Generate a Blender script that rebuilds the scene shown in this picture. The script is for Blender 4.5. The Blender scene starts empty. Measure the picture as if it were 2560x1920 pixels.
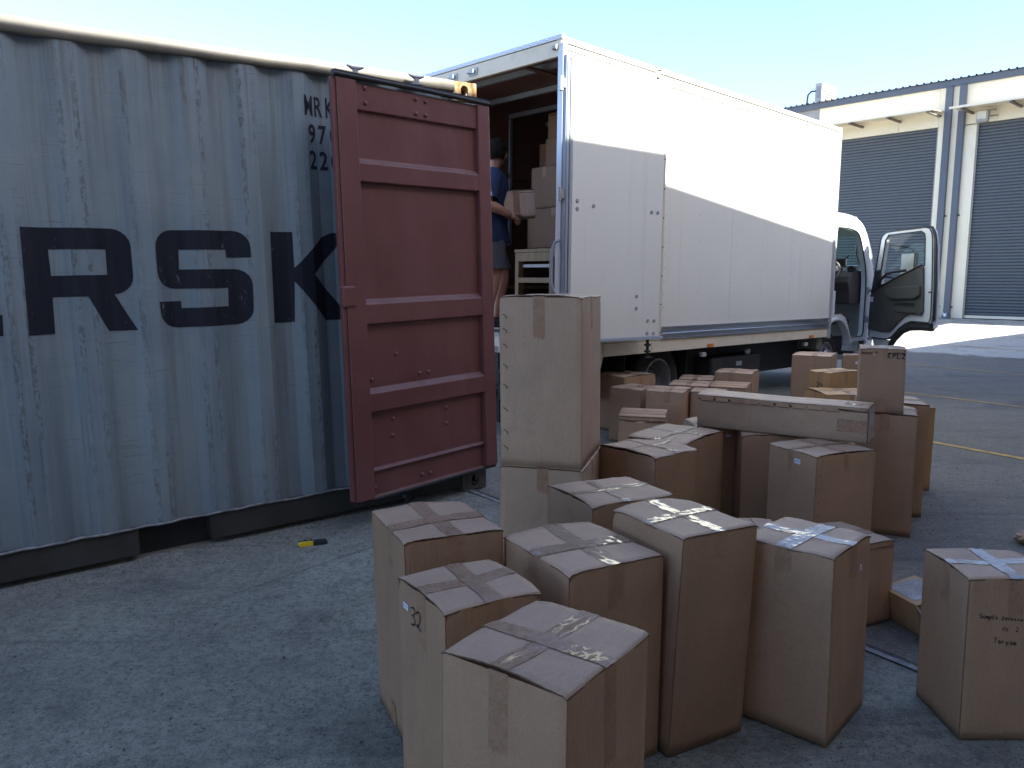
import bpy, bmesh, math, random
from mathutils import Vector, Matrix
from mathutils.geometry import tessellate_polygon
random.seed(7)
S = bpy.context.scene
COL = S.collection
R = math.radians

# ---------------------------------------------------------------- camera
F_PX, PITCH, ROLL, CAM_H = 1968.85, 0.12551, 0.00813, 1.349
cd = bpy.data.cameras.new('camera'); cam = bpy.data.objects.new('camera', cd); COL.objects.link(cam)
cd.sensor_fit = 'HORIZONTAL'; cd.sensor_width = 36.0; cd.lens = 36.0 * F_PX / 2560.0
cd.clip_start = 0.05; cd.clip_end = 600
_f = Vector((0, math.cos(PITCH), -math.sin(PITCH))); _u = Vector((0, math.sin(PITCH), math.cos(PITCH))); _r = Vector((1, 0, 0))
_R = _r * math.cos(ROLL) + _u * math.sin(ROLL); _U = _u * math.cos(ROLL) - _r * math.sin(ROLL)
cam.matrix_world = Matrix(((_R.x, _U.x, -_f.x, 0), (_R.y, _U.y, -_f.y, 0), (_R.z, _U.z, -_f.z, CAM_H), (0, 0, 0, 1)))
S.camera = cam

# ---------------------------------------------------------------- light
SUN = Vector((0.789 * math.cos(R(38)), -0.615 * math.cos(R(38)), math.sin(R(38)))).normalized()
SKY_STRENGTH, SUN_STRENGTH, EXPOSURE = 0.15, 5.0, 2.15
w = bpy.data.worlds.new('World'); S.world = w; w.use_nodes = True
nt = w.node_tree; bg = nt.nodes['Background']
sky = nt.nodes.new('ShaderNodeTexSky'); sky.sky_type = 'NISHITA'; sky.sun_disc = False
sky.sun_elevation = math.asin(SUN.z); sky.sun_rotation = math.atan2(SUN.x, SUN.y)
sky.air_density = 0.5; sky.dust_density = 0.9; sky.ozone_density = 0.6
nt.links.new(sky.outputs[0], bg.inputs[0]); bg.inputs[1].default_value = SKY_STRENGTH
sd = bpy.data.lights.new('sun', 'SUN'); sd.energy = SUN_STRENGTH; sd.angle = R(0.4); sd.color = (1.0, 0.975, 0.88)
sun = bpy.data.objects.new('sun', sd); COL.objects.link(sun)
sun.rotation_euler = SUN.to_track_quat('Z', 'Y').to_euler()
S.view_settings.view_transform = 'Standard'; S.view_settings.look = 'None'
S.view_settings.gamma = 1.0; S.view_settings.use_curve_mapping = False
S.view_settings.exposure = EXPOSURE
S.cycles.max_bounces = 8; S.cycles.transparent_max_bounces = 12

# ---------------------------------------------------------------- frames
def frame(O, X, Y):
    X = Vector(X).normalized(); Y = Vector(Y).normalized(); Z = X.cross(Y).normalized()
    return Matrix(((X.x, Y.x, Z.x, O[0]), (X.y, Y.y, Z.y, O[1]), (X.z, Y.z, Z.z, O[2]), (0, 0, 0, 1)))
AC, BT, CW = 0.93980, 0.80087, 0.83278
C0 = (-0.16582, 5.15926); T0 = (0.37954, 6.65527); W0 = (12.55551, 23.71437)
SLOPE = 0.03428
M_CT = frame((C0[0], C0[1], 0), (math.sin(AC), math.cos(AC), SLOPE), (-math.cos(AC), math.sin(AC), 0))
M_TR = frame((T0[0], T0[1], 0), (math.sin(BT), math.cos(BT), 0), (-math.cos(BT), math.sin(BT), 0))
M_WH = frame((W0[0], W0[1], 0.47), (math.cos(CW), -math.sin(CW), 0), (math.sin(CW), math.cos(CW), 0))

def smoothmin0(t, k=0.25):
    return -0.5 * (math.sqrt(t * t + k * k) - t)
def ground_z(x, y):
    u = (x - C0[0]) * math.sin(AC) + (y - C0[1]) * math.cos(AC)
    z = SLOPE * max(u, -4.6) if u < 0 else 0.0
    q = x * math.sin(CW) + y * math.cos(CW)
    if q > 10: z += 0.47 * ((min(q, 25.2) - 10) / 15.2) ** 2
    return z

# ---------------------------------------------------------------- material helpers
def new_mat(name):
    m = bpy.data.materials.new(name); m.use_nodes = True
    return m, m.node_tree, m.node_tree.nodes['Principled BSDF']
def N(nt, t, **k):
    n = nt.nodes.new(t)
    for a, b in k.items():
        if a.startswith('i_'): n.inputs[a[2:].replace('_', ' ')].default_value = b
        else: setattr(n, a, b)
    return n
def coords(nt, scale=(1, 1, 1), kind='Object', rot=(0, 0, 0)):
    tc = N(nt, 'ShaderNodeTexCoord'); mp = N(nt, 'ShaderNodeMapping')
    mp.inputs['Scale'].default_value = scale; mp.inputs['Rotation'].default_value = rot
    nt.links.new(tc.outputs[kind], mp.inputs[0]); return mp.outputs[0]
def noise(nt, vec, scale, detail=4, rough=0.55, dist=0.0):
    n = N(nt, 'ShaderNodeTexNoise'); n.inputs['Scale'].default_value = scale; n.inputs['Detail'].default_value = detail
    n.inputs['Roughness'].default_value = rough; n.inputs['Distortion'].default_value = dist
    nt.links.new(vec, n.inputs['Vector']); return n.outputs['Fac']
def ramp(nt, fac, stops):
    r = N(nt, 'ShaderNodeValToRGB'); el = r.color_ramp.elements
    while len(el) < len(stops): el.new(0.5)
    for e, (p, c) in zip(el, stops):
        e.position = p; e.color = (c, c, c, 1) if isinstance(c, (int, float)) else (*c, 1)
    nt.links.new(fac, r.inputs[0]); return r.outputs[0]
def mix(nt, fac, a, b, mode='MIX'):
    n = N(nt, 'ShaderNodeMix', data_type='RGBA', blend_type=mode)
    for s, v in ((n.inputs[0], fac), (n.inputs[6], a), (n.inputs[7], b)):
        if hasattr(v, 'default_value') or hasattr(v, 'links'): nt.links.new(v, s)
        elif isinstance(v, (int, float)): s.default_value = v
        else: s.default_value = (*v, 1)
    return n.outputs[2]
def math_(nt, op, a, b=0.5, clamp=False):
    n = N(nt, 'ShaderNodeMath', operation=op, use_clamp=clamp)
    for s, v in ((n.inputs[0], a), (n.inputs[1], b)):
        if isinstance(v, (int, float)): s.default_value = v
        else: nt.links.new(v, s)
    return n.outputs[0]
def bump(nt, bs, h, strength, dist=0.01):
    b = N(nt, 'ShaderNodeBump'); b.inputs['Strength'].default_value = strength; b.inputs['Distance'].default_value = dist
    nt.links.new(h, b.inputs['Height']); nt.links.new(b.outputs[0], bs.inputs['Normal'])
def pm(name, col, rough=0.5, metal=0.0, var=0.12, scale=4.0, bmp=0.0, bscale=60.0, dirt=None, dirt_amt=0.5, spec=0.5, stretch=(1, 1, 1)):
    m, nt, bs = new_mat(name)
    v = coords(nt, stretch)
    f = noise(nt, v, scale, 5)
    lo = tuple(c * (1 - var) for c in col); hi = tuple(min(1, c * (1 + var)) for c in col)
    c = ramp(nt, f, [(0.3, lo), (0.7, hi)])
    if dirt:
        d = ramp(nt, noise(nt, v, scale * 1.7, 7, 0.7), [(0.5, 0.0), (0.72, dirt_amt)])
        c = mix(nt, d, c, dirt)
    nt.links.new(c, bs.inputs['Base Color'])
    r = N(nt, 'ShaderNodeMapRange'); r.inputs[3].default_value = max(0.02, rough - 0.08); r.inputs[4].default_value = min(1, rough + 0.1)
    nt.links.new(f, r.inputs[0]); nt.links.new(r.outputs[0], bs.inputs['Roughness'])
    bs.inputs['Metallic'].default_value = metal; bs.inputs['Specular IOR Level'].default_value = spec
    if bmp: bump(nt, bs, noise(nt, v, bscale, 3), bmp, 0.003)
    return m

# ---------------------------------------------------------------- mesh helpers
class MB:
    def __init__(s): s.v = []; s.f = []; s.sm = []
    def add(s, vs, fs, smooth=False):
        b = len(s.v); s.v += [tuple(p) for p in vs]; s.f += [tuple(i + b for i in f) for f in fs]; s.sm += [smooth] * len(fs); return s
    def box(s, x0, x1, y0, y1, z0, z1):
        return s.add([(x0, y0, z0), (x1, y0, z0), (x1, y1, z0), (x0, y1, z0), (x0, y0, z1), (x1, y0, z1), (x1, y1, z1), (x0, y1, z1)],
                     [(0, 3, 2, 1), (4, 5, 6, 7), (0, 1, 5, 4), (1, 2, 6, 5), (2, 3, 7, 6), (3, 0, 4, 7)])
    def plate(s, outer, holes, a, b, axis='y'):
        """extruded polygon with holes; polygon given in the two other axes"""
        def P(p, t):
            return {'y': (p[0], t, p[1]), 'x': (t, p[0], p[1]), 'z': (p[0], p[1], t)}[axis]
        loops = [outer] + list(holes or [])
        tris = tessellate_polygon([[Vector((p[0], p[1], 0)) for p in l] for l in loops])
        flat = [p for l in loops for p in l]; n = len(flat)
        vs = [P(p, a) for p in flat] + [P(p, b) for p in flat]
        fs = [tuple(t) for t in tris] + [tuple(i + n for i in reversed(t)) for t in tris]
        o = 0
        for l in loops:
            k = len(l)
            for i in range(k): fs.append((o + i, o + (i + 1) % k, o + (i + 1) % k + n, o + i + n))
            o += k
        return s.add(vs, fs)
    def tube(s, pts, r, seg=8, caps=True):
        pts = [Vector(p) for p in pts]; rings = []; rr = r if isinstance(r, (list, tuple)) else [r] * len(pts)
        prev = None
        for i, p in enumerate(pts):
            d = (pts[min(i + 1, len(pts) - 1)] - pts[max(i - 1, 0)]).normalized()
            n = prev if prev and abs(prev.dot(d)) < 0.95 else (Vector((0, 0, 1)) if abs(d.z) < 0.9 else Vector((1, 0, 0)))
            n = (n - d * n.dot(d)).normalized(); prev = n; b = d.cross(n)
            rings.append([p + (n * math.cos(2 * math.pi * k / seg) + b * math.sin(2 * math.pi * k / seg)) * rr[i] for k in range(seg)])
        vs = [q for r_ in rings for q in r_]; fs = []
        for i in range(len(pts) - 1):
            for k in range(seg):
                fs.append((i * seg + k, i * seg + (k + 1) % seg, (i + 1) * seg + (k + 1) % seg, (i + 1) * seg + k))
        s.add(vs, fs, True)
        if caps:
            m = (len(pts) - 1) * seg
            s.add(vs[:seg], [tuple(reversed(range(seg)))]); s.add(vs[m:], [tuple(range(seg))])
        return s
    def lathe(s, prof, c, axis, seg=32, smooth=True):
        """profile (radius, offset along axis)"""
        c = Vector(c); ax = Vector(axis).normalized(); n = Vector((0, 0, 1)) if abs(ax.z) < .9 else Vector((1, 0, 0))
        n = (n - ax * n.dot(ax)).normalized(); b = ax.cross(n); vs = []; fs = []
        for r, o in prof:
            for k in range(seg):
                a = 2 * math.pi * k / seg; vs.append(c + ax * o + (n * math.cos(a) + b * math.sin(a)) * r)
        for i in range(len(prof) - 1):
            for k in range(seg): fs.append((i * seg + k, i * seg + (k + 1) % seg, (i + 1) * seg + (k + 1) % seg, (i + 1) * seg + k))
        return s.add(vs, fs, smooth)
    def build(s, name, mat, parent=None, bevel=0, seg=2, mw=None, loc=None):
        me = bpy.data.meshes.new(name); me.from_pydata(s.v, [], s.f); me.update()
        bm = bmesh.new(); bm.from_mesh(me); bmesh.ops.recalc_face_normals(bm, faces=bm.faces); bm.to_mesh(me); bm.free()
        for p, q in zip(me.polygons, s.sm): p.use_smooth = q
        me.materials.append(mat)
        o = bpy.data.objects.new(name, me); COL.objects.link(o)
        if parent: o.parent = parent
        if mw is not None: o.matrix_world = mw
        if loc is not None: o.location = loc
        if bevel:
            b = o.modifiers.new('bevel', 'BEVEL'); b.width = bevel; b.segments = seg; b.limit_method = 'ANGLE'; b.angle_limit = R(40)
            b.harden_normals = False
        return o
def grid_mesh(name, fn, nu, nv, mat, parent=None, thick=0.0, smooth=True):
    """fn(u,v)->top point; closed slab when thick>0 (thickness downwards)"""
    vs = [fn(i / nu, j / nv) for j in range(nv + 1) for i in range(nu + 1)]; k = nu + 1
    fs = [(j * k + i, j * k + i + 1, (j + 1) * k + i + 1, (j + 1) * k + i) for j in range(nv) for i in range(nu)]
    mb = MB()
    if thick:
        n = len(vs); vs2 = [(p[0], p[1], p[2] - thick) for p in vs]; mb.v = list(vs) + vs2
        f2 = [tuple(reversed([i + n for i in f])) for f in fs]
        rim = [i for i in range(k)] + [j * k + nu for j in range(1, nv + 1)] + [nv * k + i for i in range(nu - 1, -1, -1)] + [j * k for j in range(nv - 1, 0, -1)]
        f3 = [(rim[i], rim[i - 1], rim[i - 1] + n, rim[i] + n) for i in range(len(rim))]
        mb.f = fs + f2 + f3; mb.sm = [smooth] * (2 * len(fs)) + [False] * len(f3)
    else:
        mb.v = list(vs); mb.f = fs; mb.sm = [smooth] * len(fs)
    return mb.build(name, mat, parent)
def tag(o, label=None, cat=None, group=None, kind=None):
    if label: o['label'] = label
    if cat: o['category'] = cat
    if group: o['group'] = group
    if kind: o['kind'] = kind
    return o
def empty(name, mw, label=None, cat=None, group=None):
    o = bpy.data.objects.new(name, None); COL.objects.link(o); o.empty_display_size = 0.2
    o.matrix_world = mw if isinstance(mw, Matrix) else Matrix.Translation(mw)
    return tag(o, label, cat, group)
def twin(o, parent, loc=None, rot=None):
    c = o.copy(); COL.objects.link(c); c.parent = parent
    if loc is not None: c.location = loc
    if rot is not None: c.rotation_euler = rot
    return c

# ---------------------------------------------------------------- materials
def make_ground_mat():
    m, nt, bs = new_mat('yard_paving')
    v = coords(nt)
    big = noise(nt, v, 0.55, 6, 0.6, 0.4); mid = noise(nt, v, 3.0, 6, 0.65, 0.3); fine = noise(nt, v, 34, 9, 0.80); grit = noise(nt, v, 170, 3, 0.7)
    conc = ramp(nt, mid, [(0.25, (0.290, 0.305, 0.255)), (0.5, (0.365, 0.382, 0.318)), (0.78, (0.450, 0.465, 0.388))])
    conc = mix(nt, ramp(nt, big, [(0.32, 0.75), (0.62, 0.0)]), conc, (0.16, 0.165, 0.150))
    asph = ramp(nt, mid, [(0.25, (0.145, 0.136, 0.112)), (0.5, (0.210, 0.198, 0.162)), (0.8, (0.300, 0.282, 0.230))])
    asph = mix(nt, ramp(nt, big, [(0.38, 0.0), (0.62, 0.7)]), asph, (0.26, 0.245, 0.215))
    sep = N(nt, 'ShaderNodeSeparateXYZ'); nt.links.new(v, sep.inputs[0])
    # the joint between the old concrete slab and the darker asphalt: (x+0.24)*0.812+(y-5.09)*0.583 = 0
    d = math_(nt, 'ADD', math_(nt, 'MULTIPLY', math_(nt, 'ADD', sep.outputs[0], 0.24), 0.812), math_(nt, 'MULTIPLY', math_(nt, 'SUBTRACT', sep.outputs[1], 5.09), 0.583))
    side = math_(nt, 'GREATER_THAN', d, 0.0)
    c = mix(nt, side, conc, asph)
    q = math_(nt, 'ADD', math_(nt, 'MULTIPLY', sep.outputs[0], math.sin(CW)), math_(nt, 'MULTIPLY', sep.outputs[1], math.cos(CW)))
    q = math_(nt, 'ADD', q, math_(nt, 'MULTIPLY', mid, 1.5))
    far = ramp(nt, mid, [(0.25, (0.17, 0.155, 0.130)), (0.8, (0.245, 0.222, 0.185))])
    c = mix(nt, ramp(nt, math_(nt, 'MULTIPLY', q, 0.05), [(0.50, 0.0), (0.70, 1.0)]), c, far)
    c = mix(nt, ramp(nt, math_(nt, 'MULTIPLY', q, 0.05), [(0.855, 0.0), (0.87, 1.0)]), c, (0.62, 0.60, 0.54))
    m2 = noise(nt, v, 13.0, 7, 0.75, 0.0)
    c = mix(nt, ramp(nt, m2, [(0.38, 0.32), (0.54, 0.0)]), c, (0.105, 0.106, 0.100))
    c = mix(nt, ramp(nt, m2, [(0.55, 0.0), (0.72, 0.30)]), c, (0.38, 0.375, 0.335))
    stain = noise(nt, coords(nt, (1, 1, 1), rot=(0, 0, 0.7)), 0.9, 5, 0.65, 1.2)
    c = mix(nt, ramp(nt, stain, [(0.56, 0.0), (0.68, 0.55)]), c, (0.075, 0.077, 0.080))
    # broken mottling at the scale of the aggregate
    c = mix(nt, ramp(nt, fine, [(0.43, 0.50), (0.51, 0.0)]), c, (0.095, 0.098, 0.092))
    c = mix(nt, ramp(nt, fine, [(0.57, 0.0), (0.72, 0.35)]), c, (0.36, 0.36, 0.33))
    c = mix(nt, ramp(nt, grit, [(0.35, 0.5), (0.5, 0.0)]), c, (0.04, 0.042, 0.045))
    pit = noise(nt, coords(nt, (1, 1, 1), rot=(0, 0, 0.6)), 75, 5, 0.7, 0.4)
    c = mix(nt, ramp(nt, pit, [(0.36, 0.85), (0.42, 0.0)]), c, (0.035, 0.036, 0.038))
    c = mix(nt, ramp(nt, pit, [(0.60, 0.0), (0.66, 0.5)]), c, (0.42, 0.415, 0.38))
    # tyre marks crossing the yard
    tm = noise(nt, coords(nt, (0.16, 2.6, 1), rot=(0, 0, -0.82)), 1.6, 4, 0.55)
    c = mix(nt, ramp(nt, tm, [(0.58, 0.0), (0.64, 0.38), (0.70, 0.0)]), c, (0.06, 0.06, 0.062))
    # old oil drips
    vo = N(nt, 'ShaderNodeTexVoronoi'); vo.inputs['Scale'].default_value = 0.9; nt.links.new(v, vo.inputs['Vector'])
    sp = math_(nt, 'ADD', vo.outputs['Distance'], math_(nt, 'MULTIPLY', noise(nt, v, 14, 3), 0.07))
    c = mix(nt, ramp(nt, sp, [(0.045, 0.85), (0.085, 0.0)]), c, (0.018, 0.018, 0.02))
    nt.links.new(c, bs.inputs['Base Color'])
    nt.links.new(ramp(nt, mid, [(0.2, 0.72), (0.8, 0.95)]), bs.inputs['Roughness'])
    h = math_(nt, 'ADD', math_(nt, 'MULTIPLY', fine, 0.7), math_(nt, 'ADD', math_(nt, 'MULTIPLY', grit, 0.5), math_(nt, 'MULTIPLY', pit, 0.8)))
    bump(nt, bs, h, 1.0, 0.008)
    return m
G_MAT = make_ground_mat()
def make_cardboard(name, tint, lines=None):
    m, nt, bs = new_mat(name)
    oi = N(nt, 'ShaderNodeObjectInfo')
    v = coords(nt)
    f1 = noise(nt, v, 3.2, 4, 0.6); f2 = noise(nt, v, 110, 4, 0.75)
    flute = noise(nt, coords(nt, (60, 60, 1.2) if not lines else ((1.5, 90, 90) if lines == 'x' else (90, 1.5, 90))), 3.0, 2)
    base = ramp(nt, f1, [(0.3, tuple(c * 0.86 for c in tint)), (0.7, tuple(c * 1.08 for c in tint))])
    base = mix(nt, ramp(nt, f2, [(0.32, 0.30), (0.55, 0.0)]), base, tuple(c * 0.55 for c in tint))
    base = mix(nt, ramp(nt, flute, [(0.35, 0.14), (0.65, 0.0)]), base, tuple(c * 0.7 for c in tint))
    # scuffs, thin scratches and dirty smears
    sc = ramp(nt, noise(nt, coords(nt, (1, 1, 0.5)), 6.5, 8, 0.75, 0.8), [(0.57, 0.0), (0.76, 0.40)])
    base = mix(nt, sc, base, tuple(c * 0.52 for c in tint))
    sr = ramp(nt, noise(nt, coords(nt, (2, 2, 34), rot=(0.5, 0.3, 0.4)), 2.6, 7, 0.8, 0.6), [(0.665, 0.0), (0.70, 0.45)])
    base = mix(nt, sr, base, tuple(min(1, c * 1.45 + 0.03) for c in tint))
    # carton darkens towards its foot
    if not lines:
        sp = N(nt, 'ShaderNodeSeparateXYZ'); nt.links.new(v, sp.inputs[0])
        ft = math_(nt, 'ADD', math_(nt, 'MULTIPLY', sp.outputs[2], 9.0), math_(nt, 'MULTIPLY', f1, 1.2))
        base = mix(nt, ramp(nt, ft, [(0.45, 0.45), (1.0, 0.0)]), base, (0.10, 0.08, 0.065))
    hv = N(nt, 'ShaderNodeHueSaturation'); nt.links.new(base, hv.inputs['Color'])
    mr = N(nt, 'ShaderNodeMapRange'); mr.inputs[3].default_value = 0.86; mr.inputs[4].default_value = 1.10
    nt.links.new(oi.outputs['Random'], mr.inputs[0]); nt.links.new(mr.outputs[0], hv.inputs['Value'])
    nt.links.new(hv.outputs[0], bs.inputs['Base Color'])
    bs.inputs['Roughness'].default_value = 0.55; bs.inputs['Specular IOR Level'].default_value = 0.5
    crease = noise(nt, coords(nt, (1, 1, 1), rot=(0.2, 0.7, 0.3)), 4.5, 5, 0.6, 2.2)
    cr = ramp(nt, crease, [(0.47, 0.0), (0.50, 1.0), (0.53, 0.0)])
    h = math_(nt, 'ADD', math_(nt, 'MULTIPLY', f1, 1.1), math_(nt, 'ADD', math_(nt, 'MULTIPLY', flute, 0.16 if not lines else 0.30), math_(nt, 'MULTIPLY', cr, 0.045)))
    bump(nt, bs, h, 0.5, 0.014)
    return m
CARD = make_cardboard('kraft_cardboard', (0.43, 0.272, 0.165))
CARD_O = make_cardboard('orange_cardboard', (0.48, 0.29, 0.135))
CARD_L = make_cardboard('light_kraft_cardboard', (0.52, 0.365, 0.245)); CARD_P = make_cardboard('pale_cardboard', (0.60, 0.44, 0.32)); CARD_SHADE = make_cardboard('truck_shade_cardboard', (0.235, 0.125, 0.070)); CARD_FX = make_cardboard('kraft_flap_long', (0.455, 0.312, 0.212), 'x'); CARD_FY = make_cardboard('kraft_flap_cross', (0.455, 0.312, 0.212), 'y')  # the truck load's cardboard copy is darkened to hold the interior's shade
FLUTE = pm('raw_flute_edge', (0.13, 0.085, 0.055), 0.9, var=0.6, scale=160)
def make_tape(name, col, rough, alpha):
    m, nt, bs = new_mat(name)
    v = coords(nt)
    a = noise(nt, v, 30, 6, 0.75, 2.0)
    b = noise(nt, coords(nt, (14, 60, 14), rot=(0, 0, 0.5)), 3, 4, 0.6, 1.0)
    pt = noise(nt, v, 9, 4, 0.6)
    c = ramp(nt, noise(nt, v, 14, 5, 0.7), [(0.3, tuple(x * 0.78 for x in col)), (0.7, tuple(x * 1.15 for x in col))])
    vein = ramp(nt, noise(nt, v, 22, 3, 0.5, 3.0), [(0.47, 0.0), (0.5, 0.22), (0.53, 0.0)])
    c = mix(nt, vein, c, tuple(min(1, x * 1.9 + 0.05) for x in col))
    nt.links.new(c, bs.inputs['Base Color'])
    nt.links.new(ramp(nt, pt, [(0.42, rough), (0.6, min(0.6, rough + 0.28))]), bs.inputs['Roughness']); bs.inputs['Specular IOR Level'].default_value = 0.5
    bs.inputs['Coat Weight'].default_value = alpha; bs.inputs['Coat Roughness'].default_value = 0.05
    bump(nt, bs, math_(nt, 'ADD', a, math_(nt, 'MULTIPLY', b, 0.7)), 0.9 if alpha > 0.1 else 0.35, 0.007)
    return m
TAPE = make_tape('clear_packing_tape', (0.345, 0.215, 0.135), 0.26, 0.35)
TAPE_W = make_tape('white_reflection_tape', (0.42, 0.40, 0.39), 0.20, 0.6)  # whitish base colour carries a sky reflection on the tape
TAPE_S = make_tape('tape_on_carton_side', (0.345, 0.205, 0.120), 0.45, 0.0)
TAPE_G = make_tape('glaring_packing_tape', (0.30, 0.21, 0.14), 0.14, 1.0)
INK = pm('black_marker_ink', (0.012, 0.011, 0.012), 0.6, var=0.3, scale=40)
LBL = pm('white_sticker', (0.72, 0.75, 0.80), 0.45, var=0.04)
LBLINK = pm('blue_printed_ink', (0.04, 0.07, 0.30), 0.5)
def make_panel():
    m, nt, bs = new_mat('white_truck_panel'); v = coords(nt)
    c = ramp(nt, noise(nt, v, 1.1, 5), [(0.3, (0.765, 0.775, 0.715)), (0.7, (0.805, 0.815, 0.755))])
    st = noise(nt, coords(nt, (7, 7, 0.35)), 1.5, 6, 0.65)
    c = mix(nt, ramp(nt, st, [(0.55, 0.0), (0.78, 0.30)]), c, (0.50, 0.48, 0.43))
    sc = noise(nt, coords(nt, (1.5, 1.5, 60), rot=(0, 0.06, 0)), 1.4, 7, 0.8)
    mk = ramp(nt, noise(nt, v, 1.7, 3), [(0.55, 0.0), (0.7, 1.0)])
    c = mix(nt, math_(nt, 'MULTIPLY', ramp(nt, sc, [(0.68, 0.0), (0.71, 0.6)]), mk), c, (0.30, 0.29, 0.27))
    sep = N(nt, 'ShaderNodeSeparateXYZ'); nt.links.new(v, sep.inputs[0])
    lo = math_(nt, 'ADD', sep.outputs[2], math_(nt, 'MULTIPLY', st, 0.5))
    c = mix(nt, ramp(nt, lo, [(0.35 + 0.8, 0.0), (1.0, 0.0)]) if False else ramp(nt, math_(nt, 'MULTIPLY', lo, 0.5), [(0.55, 0.28), (0.80, 0.0)]), c, (0.52, 0.49, 0.43))
    nt.links.new(c, bs.inputs['Base Color']); bs.inputs['Roughness'].default_value = 0.24
    bump(nt, bs, noise(nt, coords(nt, (1, 1, 0.6)), 1.3, 2, 0.4), 0.35, 0.06)
    return m
WHITE = make_panel()
CREAM = pm('cream_painted_steel', (0.68, 0.62, 0.49), 0.42, var=0.05, scale=2, dirt=(0.34, 0.28, 0.18), dirt_amt=0.35)
ALU = pm('aluminium_extrusion', (0.50, 0.52, 0.54), 0.38, metal=0.55, var=0.05, scale=3)
ALU_S = pm('polished_aluminium_rail', (0.60, 0.61, 0.62), 0.20, metal=0.95, var=0.04, scale=2, stretch=(0.3, 1, 8))
ALU_D = pm('dull_grey_aluminium', (0.36, 0.40, 0.45), 0.45, metal=0.5, var=0.10)
GREYPAINT = pm('grey_blue_trim', (0.33, 0.38, 0.44), 0.5, var=0.06)
BLACK = pm('black_chassis_steel', (0.018, 0.019, 0.022), 0.6, var=0.35, dirt=(0.06, 0.055, 0.05), dirt_amt=0.4)
RUBBER = pm('tyre_rubber', (0.018, 0.018, 0.019), 0.8, var=0.3, bmp=0.3, bscale=80)
RIMGREY = pm('steel_rim_silver', (0.30, 0.31, 0.32), 0.42, metal=0.6, var=0.15, scale=12, dirt=(0.05, 0.045, 0.04), dirt_amt=0.6)
DARKPL = pm('dark_plastic_trim', (0.028, 0.029, 0.030), 0.55, var=0.2)
TRIMBR = pm('grey_brown_door_trim', (0.075, 0.072, 0.066), 0.62, var=0.15, bmp=0.3, bscale=200)
PLYWOOD = pm('brown_plywood_lining', (0.150, 0.078, 0.055), 0.6, var=0.2, scale=2.5, stretch=(1, 1, 4))
CABWHITE = pm('white_cab_paint', (0.62, 0.66, 0.68), 0.25, var=0.03, scale=2)
AMBER = pm('amber_lens', (0.62, 0.20, 0.02), 0.25, var=0.08)
TIMBER = pm('pale_pine_timber', (0.42, 0.30, 0.17), 0.6, var=0.15, scale=3, stretch=(6, 6, 1))
WH_CREAM = pm('cream_wall_panel', (0.80, 0.73, 0.57), 0.75, var=0.05, scale=0.7, bmp=0.2, bscale=40, dirt=(0.38, 0.34, 0.27), dirt_amt=0.18)
WH_BLUE = pm('slate_blue_steel', (0.085, 0.098, 0.125), 0.45, var=0.08, scale=1.5)
WH_ROLL = pm('slate_roller_shutter', (0.085, 0.098, 0.115), 0.5, var=0.10, scale=0.8, stretch=(0.4, 1, 3))
WH_GREY = pm('galvanised_grey_steel', (0.30, 0.29, 0.28), 0.5, metal=0.3, var=0.1)
ROOFM = pm('light_roof_sheeting', (0.55, 0.57, 0.58), 0.4, metal=0.3, var=0.05)
BRKT = pm('brown_grey_bracket', (0.17, 0.145, 0.13), 0.55, var=0.1)
YELLOW_LINE = pm('faded_yellow_road_paint', (0.50, 0.33, 0.10), 0.8, var=0.25, scale=9, dirt=(0.10, 0.095, 0.09), dirt_amt=0.9)
YELLOW_PL = pm('yellow_plastic', (0.72, 0.50, 0.02), 0.35, var=0.06)
BLACK_PL = pm('black_grip_plastic', (0.02, 0.02, 0.022), 0.45)
def glass_mat(name, col, rough=0.0):
    m, nt, bs = new_mat(name)
    bs.inputs['Base Color'].default_value = (*col, 1); bs.inputs['Transmission Weight'].default_value = 1.0
    bs.inputs['Roughness'].default_value = rough; bs.inputs['IOR'].default_value = 1.12; bs.inputs['Specular IOR Level'].default_value = 0.6
    return m
GLASS = glass_mat('green_tinted_glass', (0.60, 0.78, 0.70)); GLASS_C = glass_mat('clear_door_glass', (0.93, 0.96, 0.95))

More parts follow.
